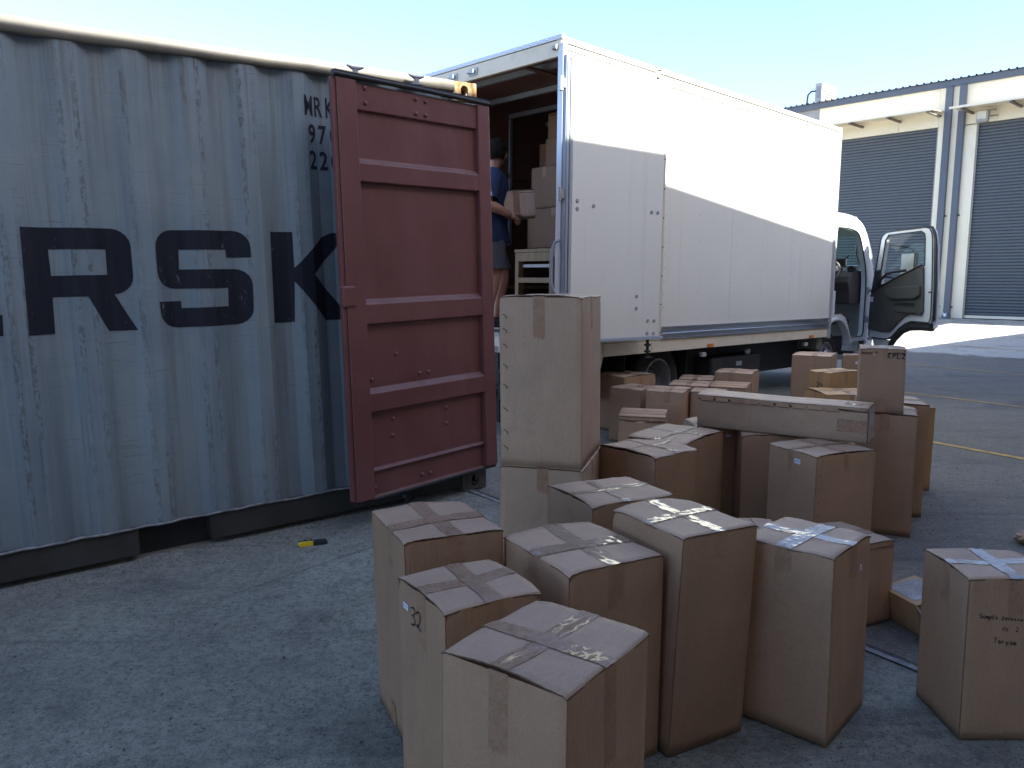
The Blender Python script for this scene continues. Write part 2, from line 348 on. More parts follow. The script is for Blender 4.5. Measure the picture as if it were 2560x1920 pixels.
def make_container_paint():
    m, nt, bs = new_mat('weathered_grey_container_paint')
    v = coords(nt)
    a = noise(nt, v, 1.3, 5, 0.6)
    c = ramp(nt, a, [(0.3, (0.170, 0.228, 0.272)), (0.5, (0.212, 0.274, 0.315)), (0.75, (0.262, 0.322, 0.350))])
    # vertical water marks
    vs = noise(nt, coords(nt, (9, 9, 0.35)), 2.0, 5, 0.6)
    c = mix(nt, ramp(nt, vs, [(0.30, 0.45), (0.52, 0.0)]), c, (0.105, 0.122, 0.150))
    c = mix(nt, ramp(nt, vs, [(0.62, 0.0), (0.8, 0.35)]), c, (0.31, 0.32, 0.315))
    # horizontal scrapes
    hs = noise(nt, coords(nt, (2.2, 2.2, 60)), 2.2, 6, 0.75, 0.3)
    hm = noise(nt, v, 2.6, 3)
    k = math_(nt, 'MULTIPLY', ramp(nt, hs, [(0.57, 0.0), (0.68, 1.0)]), ramp(nt, hm, [(0.40, 0.0), (0.62, 0.9)]))
    c = mix(nt, k, c, (0.085, 0.088, 0.095))
    # rub lines down the corrugation corners: periodic across x with broken-up noise
    sep = N(nt, 'ShaderNodeSeparateXYZ'); nt.links.new(v, sep.inputs[0])
    ph = math_(nt, 'FRACT', math_(nt, 'DIVIDE', math_(nt, 'ADD', sep.outputs[0], 20 * 0.278 + 1.166 + math.pi * 0), 0.278))
    near = math_(nt, 'LESS_THAN', math_(nt, 'ABSOLUTE', math_(nt, 'SUBTRACT', ph, 0.12)), 0.045)
    near2 = math_(nt, 'LESS_THAN', math_(nt, 'ABSOLUTE', math_(nt, 'SUBTRACT', ph, 0.88)), 0.045)
    nr = math_(nt, 'MAXIMUM', near, near2)
    brk = noise(nt, coords(nt, (30, 30, 12)), 1.6, 7, 0.8)
    col = noise(nt, coords(nt, (3.1, 3.1, 0.55)), 1.1, 3)
    rub = math_(nt, 'MULTIPLY', math_(nt, 'MULTIPLY', nr, ramp(nt, brk, [(0.47, 0.0), (0.56, 1.0)])), ramp(nt, col, [(0.40, 0.0), (0.58, 1.0)]))
    c = mix(nt, math_(nt, 'MULTIPLY', rub, 0.62), c, (0.06, 0.045, 0.033))
    run = noise(nt, coords(nt, (26, 26, 0.22)), 1.5, 6, 0.7)
    c = mix(nt, math_(nt, 'MULTIPLY', ramp(nt, run, [(0.60, 0.0), (0.72, 0.55)]), ramp(nt, hm, [(0.35, 0.0), (0.6, 1.0)])), c, (0.085, 0.060, 0.045))
    soft = noise(nt, coords(nt, (1.2, 1.2, 0.8)), 1.6, 6, 0.7, 0.5)
    c = mix(nt, ramp(nt, soft, [(0.50, 0.0), (0.75, 0.35)]), c, (0.33, 0.335, 0.33))
    # small rust chips
    chip = ramp(nt, noise(nt, coords(nt, (3, 3, 1.6)), 9, 8, 0.8), [(0.70, 0.0), (0.74, 0.8)])
    c = mix(nt, chip, c, (0.13, 0.06, 0.035))
    sepx = N(nt, 'ShaderNodeSeparateXYZ'); nt.links.new(v, sepx.inputs[0])
    top = math_(nt, 'MULTIPLY', ramp(nt, math_(nt, 'SUBTRACT', sepx.outputs[2], 1.9), [(0.0, 0.0), (0.55, 1.0)]), ramp(nt, noise(nt, coords(nt, (14, 14, 0.5)), 1.7, 6, 0.7), [(0.50, 0.0), (0.66, 0.6)]))
    c = mix(nt, top, c, (0.12, 0.10, 0.085))
    # grime rising from the bottom rail
    gz = ramp(nt, math_(nt, 'ADD', sep.outputs[2], math_(nt, 'MULTIPLY', vs, 0.5)), [(0.30, 0.3), (0.95, 0.0)])
    c = mix(nt, gz, c, (0.10, 0.103, 0.11))
    nt.links.new(c, bs.inputs['Base Color'])
    bs.inputs['Roughness'].default_value = 0.52; bs.inputs['Specular IOR Level'].default_value = 0.4
    bump(nt, bs, math_(nt, 'ADD', hs, math_(nt, 'MULTIPLY', vs, 0.5)), 0.18, 0.004)
    return m
CPAINT = make_container_paint()
def make_letter_paint():
    m, nt, bs = new_mat('black_lettering_paint')
    c = ramp(nt, noise(nt, coords(nt, (9, 9, 0.5)), 2.0, 5), [(0.3, (0.010, 0.013, 0.022)), (0.7, (0.022, 0.026, 0.038))])
    brk = ramp(nt, noise(nt, coords(nt, (16, 16, 6)), 1.7, 8, 0.8), [(0.62, 0.0), (0.66, 0.75)])
    c = mix(nt, brk, c, (0.22, 0.23, 0.25))
    nt.links.new(c, bs.inputs['Base Color']); bs.inputs['Roughness'].default_value = 0.62; bs.inputs['Specular IOR Level'].default_value = 0.22
    return m
LETTER = make_letter_paint()
RAILP = pm('cream_grey_rail_paint', (0.20, 0.185, 0.155), 0.5, var=0.1, scale=3, dirt=(0.11, 0.09, 0.07), dirt_amt=0.5, bmp=0.15)
BASEP = pm('dark_grimy_base_rail', (0.036, 0.037, 0.034), 0.7, var=0.25, scale=3, dirt=(0.02, 0.016, 0.012), dirt_amt=0.7)
def make_cast():
    m, nt, bs = new_mat('rusty_corner_casting')
    v = coords(nt); f = noise(nt, coords(nt, (1, 1, .5)), 22, 7, 0.7)
    c = ramp(nt, f, [(0.38, (0.50, 0.44, 0.33)), (0.5, (0.36, 0.20, 0.08)), (0.62, (0.12, 0.05, 0.025))])
    nt.links.new(c, bs.inputs['Base Color']); bs.inputs['Roughness'].default_value = 0.75
    bump(nt, bs, f, 0.5, 0.004); return m
CAST = make_cast()
CAST_D = pm('grimy_lower_casting', (0.085, 0.08, 0.072), 0.75, var=0.3, scale=14, dirt=(0.12, 0.06, 0.03), dirt_amt=0.5, bmp=0.4)
def make_red():
    m, nt, bs = new_mat('red_oxide_door_paint')
    v = coords(nt)
    c = ramp(nt, noise(nt, v, 2.2, 5), [(0.3, (0.140, 0.050, 0.048)), (0.7, (0.190, 0.076, 0.072))])
    du = ramp(nt, noise(nt, coords(nt, (2, 2, 9)), 2.5, 6, 0.7), [(0.5, 0.0), (0.8, 0.4)])
    c = mix(nt, du, c, (0.16, 0.075, 0.072))
    ru = ramp(nt, noise(nt, v, 17, 8, 0.8), [(0.66, 0.0), (0.71, 0.8)])
    c = mix(nt, ru, c, (0.05, 0.020, 0.014))
    rs = math_(nt, 'MULTIPLY', ramp(nt, noise(nt, coords(nt, (30, 30, 0.5)), 1.5, 5, 0.7), [(0.60, 0.0), (0.74, 0.6)]), ramp(nt, noise(nt, v, 1.8, 3), [(0.45, 0.0), (0.65, 1.0)]))
    c = mix(nt, rs, c, (0.075, 0.030, 0.022))
    geo = N(nt, 'ShaderNodeNewGeometry'); s2 = N(nt, 'ShaderNodeSeparateXYZ'); nt.links.new(geo.outputs['Normal'], s2.inputs[0])
    dust = math_(nt, 'MULTIPLY', math_(nt, 'MULTIPLY', s2.outputs[2], 1.2, True), ramp(nt, noise(nt, v, 9, 6), [(0.3, 0.2), (0.7, 0.75)]))
    c = mix(nt, dust, c, (0.20, 0.135, 0.125))
    nt.links.new(c, bs.inputs['Base Color']); bs.inputs['Roughness'].default_value = 0.42
    dn = math_(nt, 'ADD', math_(nt, 'MULTIPLY', noise(nt, v, 35, 4), 0.05), noise(nt, coords(nt, (1.4, 1, 0.8)), 2.6, 2, 0.4))
    bump(nt, bs, dn, 0.55, 0.035)
    return m
REDP = make_red()

# ================================================================ GROUND
def build_ground():
    xs = [-300, -120, -40, -20, -12]; x = -9.0
    while x < 24.01: xs.append(round(x, 3)); x += 0.6
    xs += [28, 40, 80, 200, 400]
    ys = [-300, -120, -50, -25, -12]; y = -6.0
    while y < 30.01: ys.append(round(y, 3)); y += 0.6
    ys += [36, 50, 100, 250, 450]
    vs = [(x, y, ground_z(x, y)) for y in ys for x in xs]; k = len(xs)
    fs = [(j * k + i, j * k + i + 1, (j + 1) * k + i + 1, (j + 1) * k + i) for j in range(len(ys) - 1) for i in range(k - 1)]
    mb = MB(); mb.v = vs; mb.f = fs; mb.sm = [True] * len(fs)
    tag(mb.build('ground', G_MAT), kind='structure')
    def strip(name, a, b, wd, mat, dz=0.004, h=0.0, step=0.5):
        a = Vector(a); b = Vector(b); d = b - a; n = max(1, int(d.length / step)); t = d.normalized(); s = Vector((-t.y, t.x)) * wd / 2
        vs = []
        for i in range(n + 1):
            p = a + d * i / n
            for q in (p + s, p - s): vs.append((q.x, q.y, max(ground_z(q.x, q.y), ground_z(p.x, p.y)) + dz + h))
        fs = [(2 * i, 2 * i + 1, 2 * i + 3, 2 * i + 2) for i in range(n)]
        mb = MB(); mb.add(vs, fs); return tag(mb.build(name, mat), kind='structure')
    strip('parking_line', (3.05, 7.95), (6.2, 2.55), 0.075, YELLOW_LINE)
    strip('parking_line', (4.25, 11.50), (8.4, 4.85), 0.055, YELLOW_LINE)
    strip('parking_line', (5.55, 15.45), (11.2, 7.15), 0.055, YELLOW_LINE)
    strip('parking_line', (8.2, 18.8), (13.6, 9.8), 0.055, YELLOW_LINE)
    jm = pm('joint_sealant', (0.05, 0.052, 0.056), 0.8, var=0.4, scale=20); jl = pm('chipped_joint_lip', (0.21, 0.22, 0.225), 0.85, var=0.3, scale=30)
    strip('expansion_joint', (-3.66, 9.85), (5.49, -2.9), 0.013, jm, 0.005)
    strip('joint_lip', (-3.68, 9.83), (5.47, -2.92), 0.030, jl, 0.003)
    strip('contraction_joint', (-1.35, 3.35), (-0.18, 4.65), 0.003, jm, 0.004)
build_ground()

def grit():
    rr = random.Random(21); mb = MB()
    def stone(x, y, r):
        z = ground_z(x, y) + 0.004; a = rr.uniform(0, 6.28); pts = [(x + r * math.cos(a + k * 2.09) * rr.uniform(.7, 1.3), y + r * math.sin(a + k * 2.09) * rr.uniform(.7, 1.3), z) for k in range(3)]
        t_ = (x + rr.uniform(-.3, .3) * r, y + rr.uniform(-.3, .3) * r, z + r * rr.uniform(.5, .9)); mb.add(pts + [t_], [(0, 1, 3), (1, 2, 3), (2, 0, 3)])
    for _ in range(900):
        u = rr.uniform(-4.2, 0.1); w_ = abs(rr.gauss(0, 0.10)) + 0.01
        x = C0[0] + u * math.sin(AC) + w_ * math.cos(AC); y = C0[1] + u * math.cos(AC) - w_ * math.sin(AC); stone(x, y, rr.uniform(0.002, 0.006))
    for _ in range(1500):
        x = rr.uniform(-2.6, 4.6); y = rr.uniform(1.6, 8.5); stone(x, y, rr.choice((0.002, 0.003, 0.004, 0.008)))
    tag(mb.build('grit', pm('loose_grit', (0.11, 0.10, 0.09), 0.9, var=0.6, scale=30)), 'loose grit and small stones scattered over the paving', 'grit', kind='stuff')
grit()

# ================================================================ SHIPPING CONTAINER
def corr_y(x, pitch=0.278, c0=-1.298, depth=0.031):
    """0 = outer crest, depth = inner trough, trough centred at c0"""
    t = ((x - c0 + pitch / 2) % pitch) - pitch / 2; t = abs(t)
    if t < 0.036: return depth
    if t < 0.103: return depth * (0.103 - t) / 0.067
    return 0.0
def corr_breaks(x0, x1, pitch=0.278, c0=-1.298):
    out = set()
    n0 = int((x0 - c0) / pitch) - 2
    for n in range(n0, int((x1 - c0) / pitch) + 3):
        for d in (-0.103, -0.036, 0.036, 0.103):
            x = c0 + n * pitch + d
            if x0 < x < x1: out.add(round(x, 4))
    return sorted(out)
def container():
    t = empty('shipping_container', M_CT, 'weathered grey steel shipping container with huge black RSK letters, parked beside the truck', 'shipping container')
    L, H, Wd = 6.058, 2.591, 2.438
    x0, x1 = -L + 0.16, -0.16
    zb, zt = 0.175, 2.54
    def wall(name, y_of, yo, pcol=CPAINT):
        xs = [x0] + corr_breaks(x0, x1) + [x1]
        zs = [zb, 0.6, 1.1, 1.6, 2.1, zt]
        vs = [(x, y_of(x), z) for z in zs for x in xs]; k = len(xs)
        fs = [(j * k + i, j * k + i + 1, (j + 1) * k + i + 1, (j + 1) * k + i) for j in range(len(zs) - 1) for i in range(k - 1)]
        vs2 = [(x, y_of(x) + 0.002 * yo, z) for z in zs for x in xs]
        mb = MB(); mb.add(vs, fs); mb.add(vs2, fs)
        # close the sheet's rim
        n = len(vs); top = (len(zs) - 1) * k
        for i in range(k - 1):
            mb.f.append((i, i + 1, i + 1 + n, i + n)); mb.f.append((top + i, top + i + 1, top + i + 1 + n, top + i + n)); mb.sm += [False, False]
        for a_ in (0, k - 1):
            for j in range(len(zs) - 1): mb.f.append((j * k + a_, (j + 1) * k + a_, (j + 1) * k + a_ + n, j * k + a_ + n)); mb.sm.append(False)
        return mb.build(name, pcol, t)
    near = wall('side_wall', lambda x: 0.004 + corr_y(x), 1)
    wall('side_wall', lambda x: Wd - 0.004 - corr_y(x), -1)
    # lettering: painted on the corrugated sheet
    def paint(poly, holes=(), name='painted_letter'):
        bm = bmesh.new()
        loops = [poly] + list(holes)
        tris = tessellate_polygon([[Vector((p[0], p[1], 0)) for p in l] for l in loops]); flat = [p for l in loops for p in l]
        vs = [bm.verts.new((p[0], 0, p[1])) for p in flat]
        for a, b, c in tris:
            try: bm.faces.new((vs[a], vs[b], vs[c]))
            except ValueError: pass
        xa = min(p[0] for p in flat); xb = max(p[0] for p in flat)
        for x in corr_breaks(xa, xb):
            bmesh.ops.bisect_plane(bm, geom=bm.verts[:] + bm.edges[:] + bm.faces[:], plane_co=(x, 0, 0), plane_no=(1, 0, 0))
        for v_ in bm.verts: v_.co.y = 0.004 + corr_y(v_.co.x) - 0.0022
        bmesh.ops.recalc_face_normals(bm, faces=bm.faces)
        me = bpy.data.meshes.new(name); bm.to_mesh(me); bm.free(); me.materials.append(LETTER)
        o = bpy.data.objects.new(name, me); COL.objects.link(o); o.parent = near; return o
    def arc(cx, cz, r, a0, a1, n=5):
        return [(cx + r * math.cos(R(a0 + (a1 - a0) * i / n)), cz + r * math.sin(R(a0 + (a1 - a0) * i / n))) for i in range(n + 1)]
    r = 0.085
    paint([(-2.527, 1.183), (-2.418, 1.183), (-2.414, 1.356), (-2.268, 1.356), (-2.188, 1.183), (-2.058, 1.180), (-2.148, 1.362)]
          + arc(-2.06 - r, 1.362 + r, r, -80, 0) + arc(-2.06 - r, 1.678 - r, r, 0, 90) + [(-2.519, 1.680)],
          [[(-2.413, 1.579), (-2.170, 1.579), (-2.172, 1.456), (-2.411, 1.456)]])
    paint([(-1.475, 1.534), (-1.597, 1.534), (-1.598, 1.576), (-1.834, 1.576), (-1.838, 1.476)] + [(-1.555, 1.474)] + arc(-1.475 - r, 1.474 - r, r, 88, 0)
          + arc(-1.478 - r, 1.181 + r, r, 0, -90) + arc(-1.948 + r, 1.181 + r, r, -90, -180) + [(-1.950, 1.316), (-1.841, 1.316), (-1.840, 1.279), (-1.602, 1.279), (-1.598, 1.376)]
          + arc(-1.948 + r, 1.379 + r, r, -90, -180) + arc(-1.948 + r, 1.674 - r, r, 180, 90) + arc(-1.475 - r, 1.674 - r, r, 90, 0))
    paint([(-1.364, 1.176), (-1.246, 1.176), (-1.236, 1.400), (-1.205, 1.360), (-1.060, 1.176), (-0.900, 1.172), (-1.122, 1.438), (-0.900, 1.668), (-1.000, 1.668), (-1.060, 1.645), (-1.234, 1.474), (-1.234, 1.671), (-1.356, 1.671)])
    # the letters before it, running out of the picture
    paint([(-3.06, 1.183), (-2.626, 1.187), (-2.622, 1.283), (-2.95, 1.283), (-2.95, 1.385), (-2.66, 1.385), (-2.66, 1.475), (-2.95, 1.475), (-2.95, 1.580), (-2.64, 1.580), (-2.64, 1.678), (-3.06, 1.678)])
    paint([(-3.66, 1.183), (-3.54, 1.183), (-3.50, 1.29), (-3.30, 1.29), (-3.27, 1.183), (-3.14, 1.183), (-3.32, 1.678), (-3.48, 1.678)], [[(-3.46, 1.38), (-3.34, 1.38), (-3.40, 1.57)]])
    paint([(-4.32, 1.183), (-4.21, 1.183), (-4.21, 1.50), (-4.08, 1.25), (-4.0, 1.25), (-3.87, 1.50), (-3.87, 1.183), (-3.76, 1.183), (-3.76, 1.678), (-3.88, 1.678), (-4.04, 1.39), (-4.20, 1.678), (-4.32, 1.678)])
    def text_paint(txt, x, z, h, sx=0.62, gap=None):
        # each character as its own painted glyph
        for ch in txt:
            if ch == ' ': x += gap * 0.4; continue
            cu = bpy.data.curves.new('glyph', 'FONT'); cu.body = ch; cu.size = 1.0; cu.fill_mode = 'FRONT'; cu.offset = 0.018
            to = bpy.data.objects.new('tmp', cu); COL.objects.link(to)
            me = bpy.data.meshes.new_from_object(to.evaluated_get(bpy.context.evaluated_depsgraph_get()))
            bpy.data.objects.remove(to); bpy.data.curves.remove(cu)
            me.name = 'painted_letter'
            mx = max(v.co.x for v in me.vertices); mn = min(v.co.x for v in me.vertices); mh = max(v.co.y for v in me.vertices)
            s = h / mh
            wch = gap * 0.70 if ch not in 'M' else gap * 0.80
            bm = bmesh.new(); bm.from_mesh(me)
            for v_ in bm.verts:
                v_.co = Vector((x + (v_.co.x - mn) / (mx - mn) * wch, 0, z + v_.co.y * s))
            for xb in corr_breaks(x, x + wch):
                bmesh.ops.bisect_plane(bm, geom=bm.verts[:] + bm.edges[:] + bm.faces[:], plane_co=(xb, 0, 0), plane_no=(1, 0, 0))
            for v_ in bm.verts: v_.co.y = 0.004 + corr_y(v_.co.x) - 0.0022
            bm.to_mesh(me); bm.free(); me.materials.clear(); me.materials.append(LETTER)
            o = bpy.data.objects.new('painted_letter', me); COL.objects.link(o); o.parent = near
            x += gap
    text_paint('MRK', -1.130, 2.303, 0.104, gap=0.067)
    text_paint('U', -0.905, 2.303, 0.104, gap=0.066)
    text_paint('970', -1.112, 2.158, 0.098, gap=0.067)
    text_paint('22G', -1.113, 2.018, 0.098, gap=0.067)
    # rails, posts, castings
    pr_ = [(0.0, 2.524), (-0.008, 2.530), (-0.012, 2.550), (-0.011, 2.568), (-0.004, 2.586), (0.008, 2.597), (0.026, 2.602), (0.060, 2.602), (0.060, 2.524)]
    mb = MB(); n_ = 26
    for i in range(n_):      # rolled rail with the dents and waves of use
        x_ = -L + 0.17 + (L - 0.34) * i / (n_ - 1); dy = 0.003 * math.sin(i * 1.7) + random.uniform(-.0015, .0015); dz = 0.0025 * math.sin(i * 0.9 + 1)
        mb.v += [(x_, y + (dy if y < .05 else 0), z + (dz if z > 2.54 else 0)) for y, z in pr_]
    k_ = len(pr_)
    for i in range(n_ - 1):
        for j in range(k_): mb.f.append((i * k_ + j, i * k_ + (j + 1) % k_, (i + 1) * k_ + (j + 1) % k_, (i + 1) * k_ + j)); mb.sm.append(j < 6)
    mb.f += [tuple(range(k_)), tuple(range((n_ - 1) * k_, n_ * k_))]; mb.sm += [False, False]
    mb.build('top_rail', RAILP, t)
    MB().box(-L + 0.17, -0.17, Wd - 0.09, Wd - 0.005, H - 0.075, H - 0.02).build('top_rail', RAILP, t)
    def base_rail(y0, y1, yl):
        mb = MB()
        for a_, b_ in ((-L + 0.17, -4.28), (-3.92, -2.143), (-1.782, -0.17)): mb.box(a_, b_, y0, y1, 0.030, 0.172)
        return mb.build('bottom_rail', BASEP, t, bevel=0.003)
    base_rail(0.012, 0.09, 0); base_rail(Wd - 0.09, Wd - 0.012, 0)
    MB().box(-2.143, -1.782, 0.06, Wd - 0.06, 0.155, 0.165).box(-2.20, -1.72, 0.11, 0.13, 0.0, 0.155).box(-2.143, -2.138, 0.016, 1.1, 0.06, 0.155).box(-1.787, -1.782, 0.016, 1.1, 0.06, 0.155).build('fork_pocket', BLACK, t)  # black back plate added to stand in for the pocket's dark interior
    # dirty sealant bead running along the foot of the wall, wavy like the weld
    mb = MB(); pts = []
    x = -L + 0.17
    while x < -0.17:
        pts.append((x, 0.006 + random.uniform(-.002, .002), 0.174 + random.uniform(-0.003, 0.004))); x += 0.06
    mb.tube(pts, 0.007, 5); mb.build('weld_bead', pm('chalky_weld_line', (0.21, 0.215, 0.22), 0.8, var=0.5, scale=20), t)
    def casting(cx, cy, cz, mat_=None):
        """hollow corner fitting with the oval apertures"""
        hx, hy, hz = 0.089, 0.081, 0.059
        def slot(n=8, w_=0.0255, h_=0.040):
            a = [(w_ * math.cos(math.pi * i / n), h_ - w_ + w_ * math.sin(math.pi * i / n)) for i in range(n + 1)]
            return a + [(-p[0], -p[1]) for p in a]
        mb = MB()
        sl = [(p[0] + cx, p[1] + cz) for p in slot(8, 0.026, 0.038)]
        o = [(cx - hx, cz - hz), (cx + hx, cz - hz), (cx + hx, cz + hz), (cx - hx, cz + hz)]
        mb.plate(o, [sl], cy - hy, cy - hy + 0.02, 'y'); mb.plate(o, [sl], cy + hy - 0.02, cy + hy, 'y')
        sl2 = [(p[0] + cy, p[1] + cz) for p in slot(8, 0.026, 0.036)]
        o2 = [(cy - hy + 0.02, cz - hz), (cy + hy - 0.02, cz - hz), (cy + hy - 0.02, cz + hz), (cy - hy + 0.02, cz + hz)]
        mb.plate(o2, [sl2], cx - hx, cx - hx + 0.02, 'x'); mb.plate(o2, [sl2], cx + hx - 0.02, cx + hx, 'x')
        mb.box(cx - hx + 0.02, cx + hx - 0.02, cy - hy + 0.02, cy + hy - 0.02, cz + hz - 0.02, cz + hz)
        mb.box(cx - hx + 0.02, cx + hx - 0.02, cy - hy + 0.02, cy + hy - 0.02, cz - hz, cz - hz + 0.02)
        return mb.build('corner_casting', mat_ or CAST, t, bevel=0.008, seg=3)
    for cx in (-0.089, -L + 0.089):
        for cy in (0.081, Wd - 0.081):
            casting(cx, cy, H - 0.059); casting(cx, cy, 0.062, CAST_D)
    for cx in (-0.16, -L):
        for cy in (0.0, Wd - 0.12): MB().box(cx, cx + 0.16, cy + 0.004, cy + 0.116, 0.122, H - 0.12).build('corner_post', CPAINT, t, bevel=0.006)
    MB().box(-L + 0.16, -0.16, 0.1, Wd - 0.1, H - 0.03, H - 0.026).build('roof_sheet', RAILP, t)
    MB().box(-L + 0.16, -0.16, 0.09, Wd - 0.09, 0.165, 0.20).build('floor', PLYWOOD, t)
    MB().box(-L + 0.02, -L + 0.06, 0.12, Wd - 0.12, 0.12, H - 0.08).build('end_wall', CPAINT, t)
    MB().box(-0.15, -0.02, 0.165, Wd - 0.165, H - 0.12, H - 0.01).build('door_header', RAILP, t); MB().box(-0.15, -0.02, 0.165, Wd - 0.165, 0.02, 0.15).build('door_sill', BASEP, t)
    # closed far door leaf
    MB().box(-0.06, -0.02, Wd - 1.22, Wd - 0.12, 0.15, H - 0.125).build('closed_door_leaf', REDP, t, bevel=0.004)
    # tie-off cleats on the top rail
    for cx, cy in ((-0.845, -0.055), (-0.455, -0.05)):
        mb = MB(); z = H - 0.070
        mb.box(cx - 0.035, cx + 0.035, cy - 0.02, cy + 0.03, z, z + 0.008)
        mb.box(cx - 0.012, cx + 0.012, cy - 0.008, cy + 0.012, z, z + 0.045)
        mb.tube([(cx - 0.05, cy, z + 0.058), (cx - 0.02, cy, z + 0.046), (cx + 0.02, cy, z + 0.046), (cx + 0.05, cy, z + 0.054)], [0.006, 0.011, 0.011, 0.006], 8)
        mb.build('cleat', ALU_D, t)
    # ---- opened door leaf, folded back along the side
    th, hx = 0.205, 0.0175
    d = Matrix.Rotation(0, 4, 'Z')
    X = Vector((-math.cos(th), -math.sin(th), 0.0)); Zl = Vector((-0.008, 0, 1)).normalized(); 
    Y = Zl.cross(X).normalized(); Zl = X.cross(Y).normalized()
    door = empty('container_door', Matrix.Identity(4)); door.parent = t
    door.matrix_local = Matrix(((X.x, Y.x, Zl.x, hx), (X.y, Y.y, Zl.y, -0.06), (X.z, Y.z, Zl.z, 0), (0, 0, 0, 1)))
    door['note'] = ''; del door['note']
    # visible face looks along +y or -y of the leaf? the yard side is -container y
    sgn = 1.0 if (Y.y < 0) else -1.0        # +1 when leaf +y points to the yard
    def yb(a, b):
        a, b = a * sgn, b * sgn; return (min(a, b), max(a, b))
    def bx(name, xa, xb, ya, yb_, za, zb_, mat=REDP, bev=0.003):
        y_0, y_1 = yb(ya, yb_); return MB().box(xa, xb, y_0, y_1, za, zb_).build(name, mat, door, bevel=bev)
    z0, z1 = 0.163, 2.452
    bx('hinge_stile', -0.033, 0.068, -0.030, 0.012, z0, z1, bev=0.006)
    bx('free_stile', 0.985, 1.110, -0.030, 0.012, z0, z1, bev=0.006)
    bx('edge_lip', 1.112, 1.135, -0.028, 0.002, z0 + 0.01, z1)
    # pressed sheet: flats at the back, three hat ribs and upper/lower rails standing proud, side returns
    prof = [(0.163, -0.004), (0.168, -0.026), (0.306, -0.026), (0.318, -0.003), (0.330, -0.026), (0.655, -0.026), (0.662, 0.006), (0.765, 0.006), (0.792, -0.026),
            (1.150, -0.026), (1.158, 0.006), (1.267, 0.006), (1.293, -0.026), (1.923, -0.026), (1.930, 0.006), (2.027, 0.006), (2.053, -0.026), (2.300, -0.026), (2.306, -0.006), (2.440, -0.006)]
    xs = [0.068, 0.105, 0.948, 0.985]
    vs = []; 
    for z, y in prof:
        for i, x in enumerate(xs):
            yy = y if 0 < i < 3 else max(y, y)
            vs.append((x, yy * sgn, z))
    k = 4; fs = [(j * k + i, j * k + i + 1, (j + 1) * k + i + 1, (j + 1) * k + i) for j in range(len(prof) - 1) for i in range(3)]
    mb = MB(); mb.add(vs, fs); mb.add([(x, y - 0.0035 * sgn, z) for x, y, z in vs], fs)
    mb.build('door_sheet', REDP, door, bevel=0.004)
    bx('back_skin', 0.07, 0.98, -0.034, -0.0310, z0, z1, RAILP, 0)
    # gaskets
    MB().tube([(-0.035, 0.008 * sgn, z1 + 0.012), (0.55, 0.008 * sgn, z1 + 0.018), (1.13, 0.008 * sgn, z1 + 0.014)], 0.014, 8).build('rubber_gasket', BLACK_PL, door)
    MB().box(-0.03, 1.12, min(-0.02 * sgn, 0.012 * sgn), max(-0.02 * sgn, 0.012 * sgn), z1 + 0.018, z1 + 0.036).build('gasket_fin', BLACK_PL, door)
    MB().tube([(-0.03, -0.01 * sgn, z0 - 0.010), (1.12, -0.01 * sgn, z0 - 0.010)], 0.011, 6).build('rubber_gasket', BLACK_PL, door)
    # latch plate on the free edge
    y_0, y_1 = yb(-0.03, 0.020)
    MB().box(1.055, 1.140, y_0, y_1, 1.256, 1.372).build('latch_plate', REDP, door, bevel=0.012, seg=3)
    b0 = None
    for x, z, y in ((0.92, 2.422, -.006), (0.918, 2.344, -.006), (0.558, 2.414, -.006), (0.486, 2.411, -.006), (0.558, 2.335, -.006), (0.487, 2.334, -.006), (0.949, 0.842, -.026), (0.589, 0.840, -.026), (0.518, 0.840, -.026),
                 (0.806, 0.597, -.026), (0.815, 0.498, -.026), (0.382, 0.600, -.026), (0.383, 0.502, -.026), (0.957, 0.215, -.026), (0.599, 0.219, -.026), (0.531, 0.215, -.026), (0.765, 0.972, -.026)):
        if b0 is None:
            b0 = MB().lathe([(0.0, 0.012), (0.008, 0.011), (0.012, 0.006), (0.013, 0.0)], (0, 0, 0), (0, sgn, 0), 10).build('bolt_head', REDP, door); b0.location = (x, y * sgn, z)
        else: twin(b0, door, (x, y * sgn, z))
    for z in (0.35, 0.95, 1.65, 2.25):
        MB().tube([(-0.02, -0.045 * sgn, z - 0.06), (-0.02, -0.045 * sgn, z + 0.06)], 0.016, 8).box(-0.03, 0.05, min(-.045 * sgn, -.031 * sgn), max(-.045 * sgn, -.031 * sgn), z - 0.05, z + 0.05).build('hinge', REDP, door)
    # floor drain bits dangling at the foot
    MB().tube([(-0.62, -0.05, 0.055), (-0.62, 0.0, 0.06)], 0.018, 8).build('tie_down_lug', BASEP, t)
container()

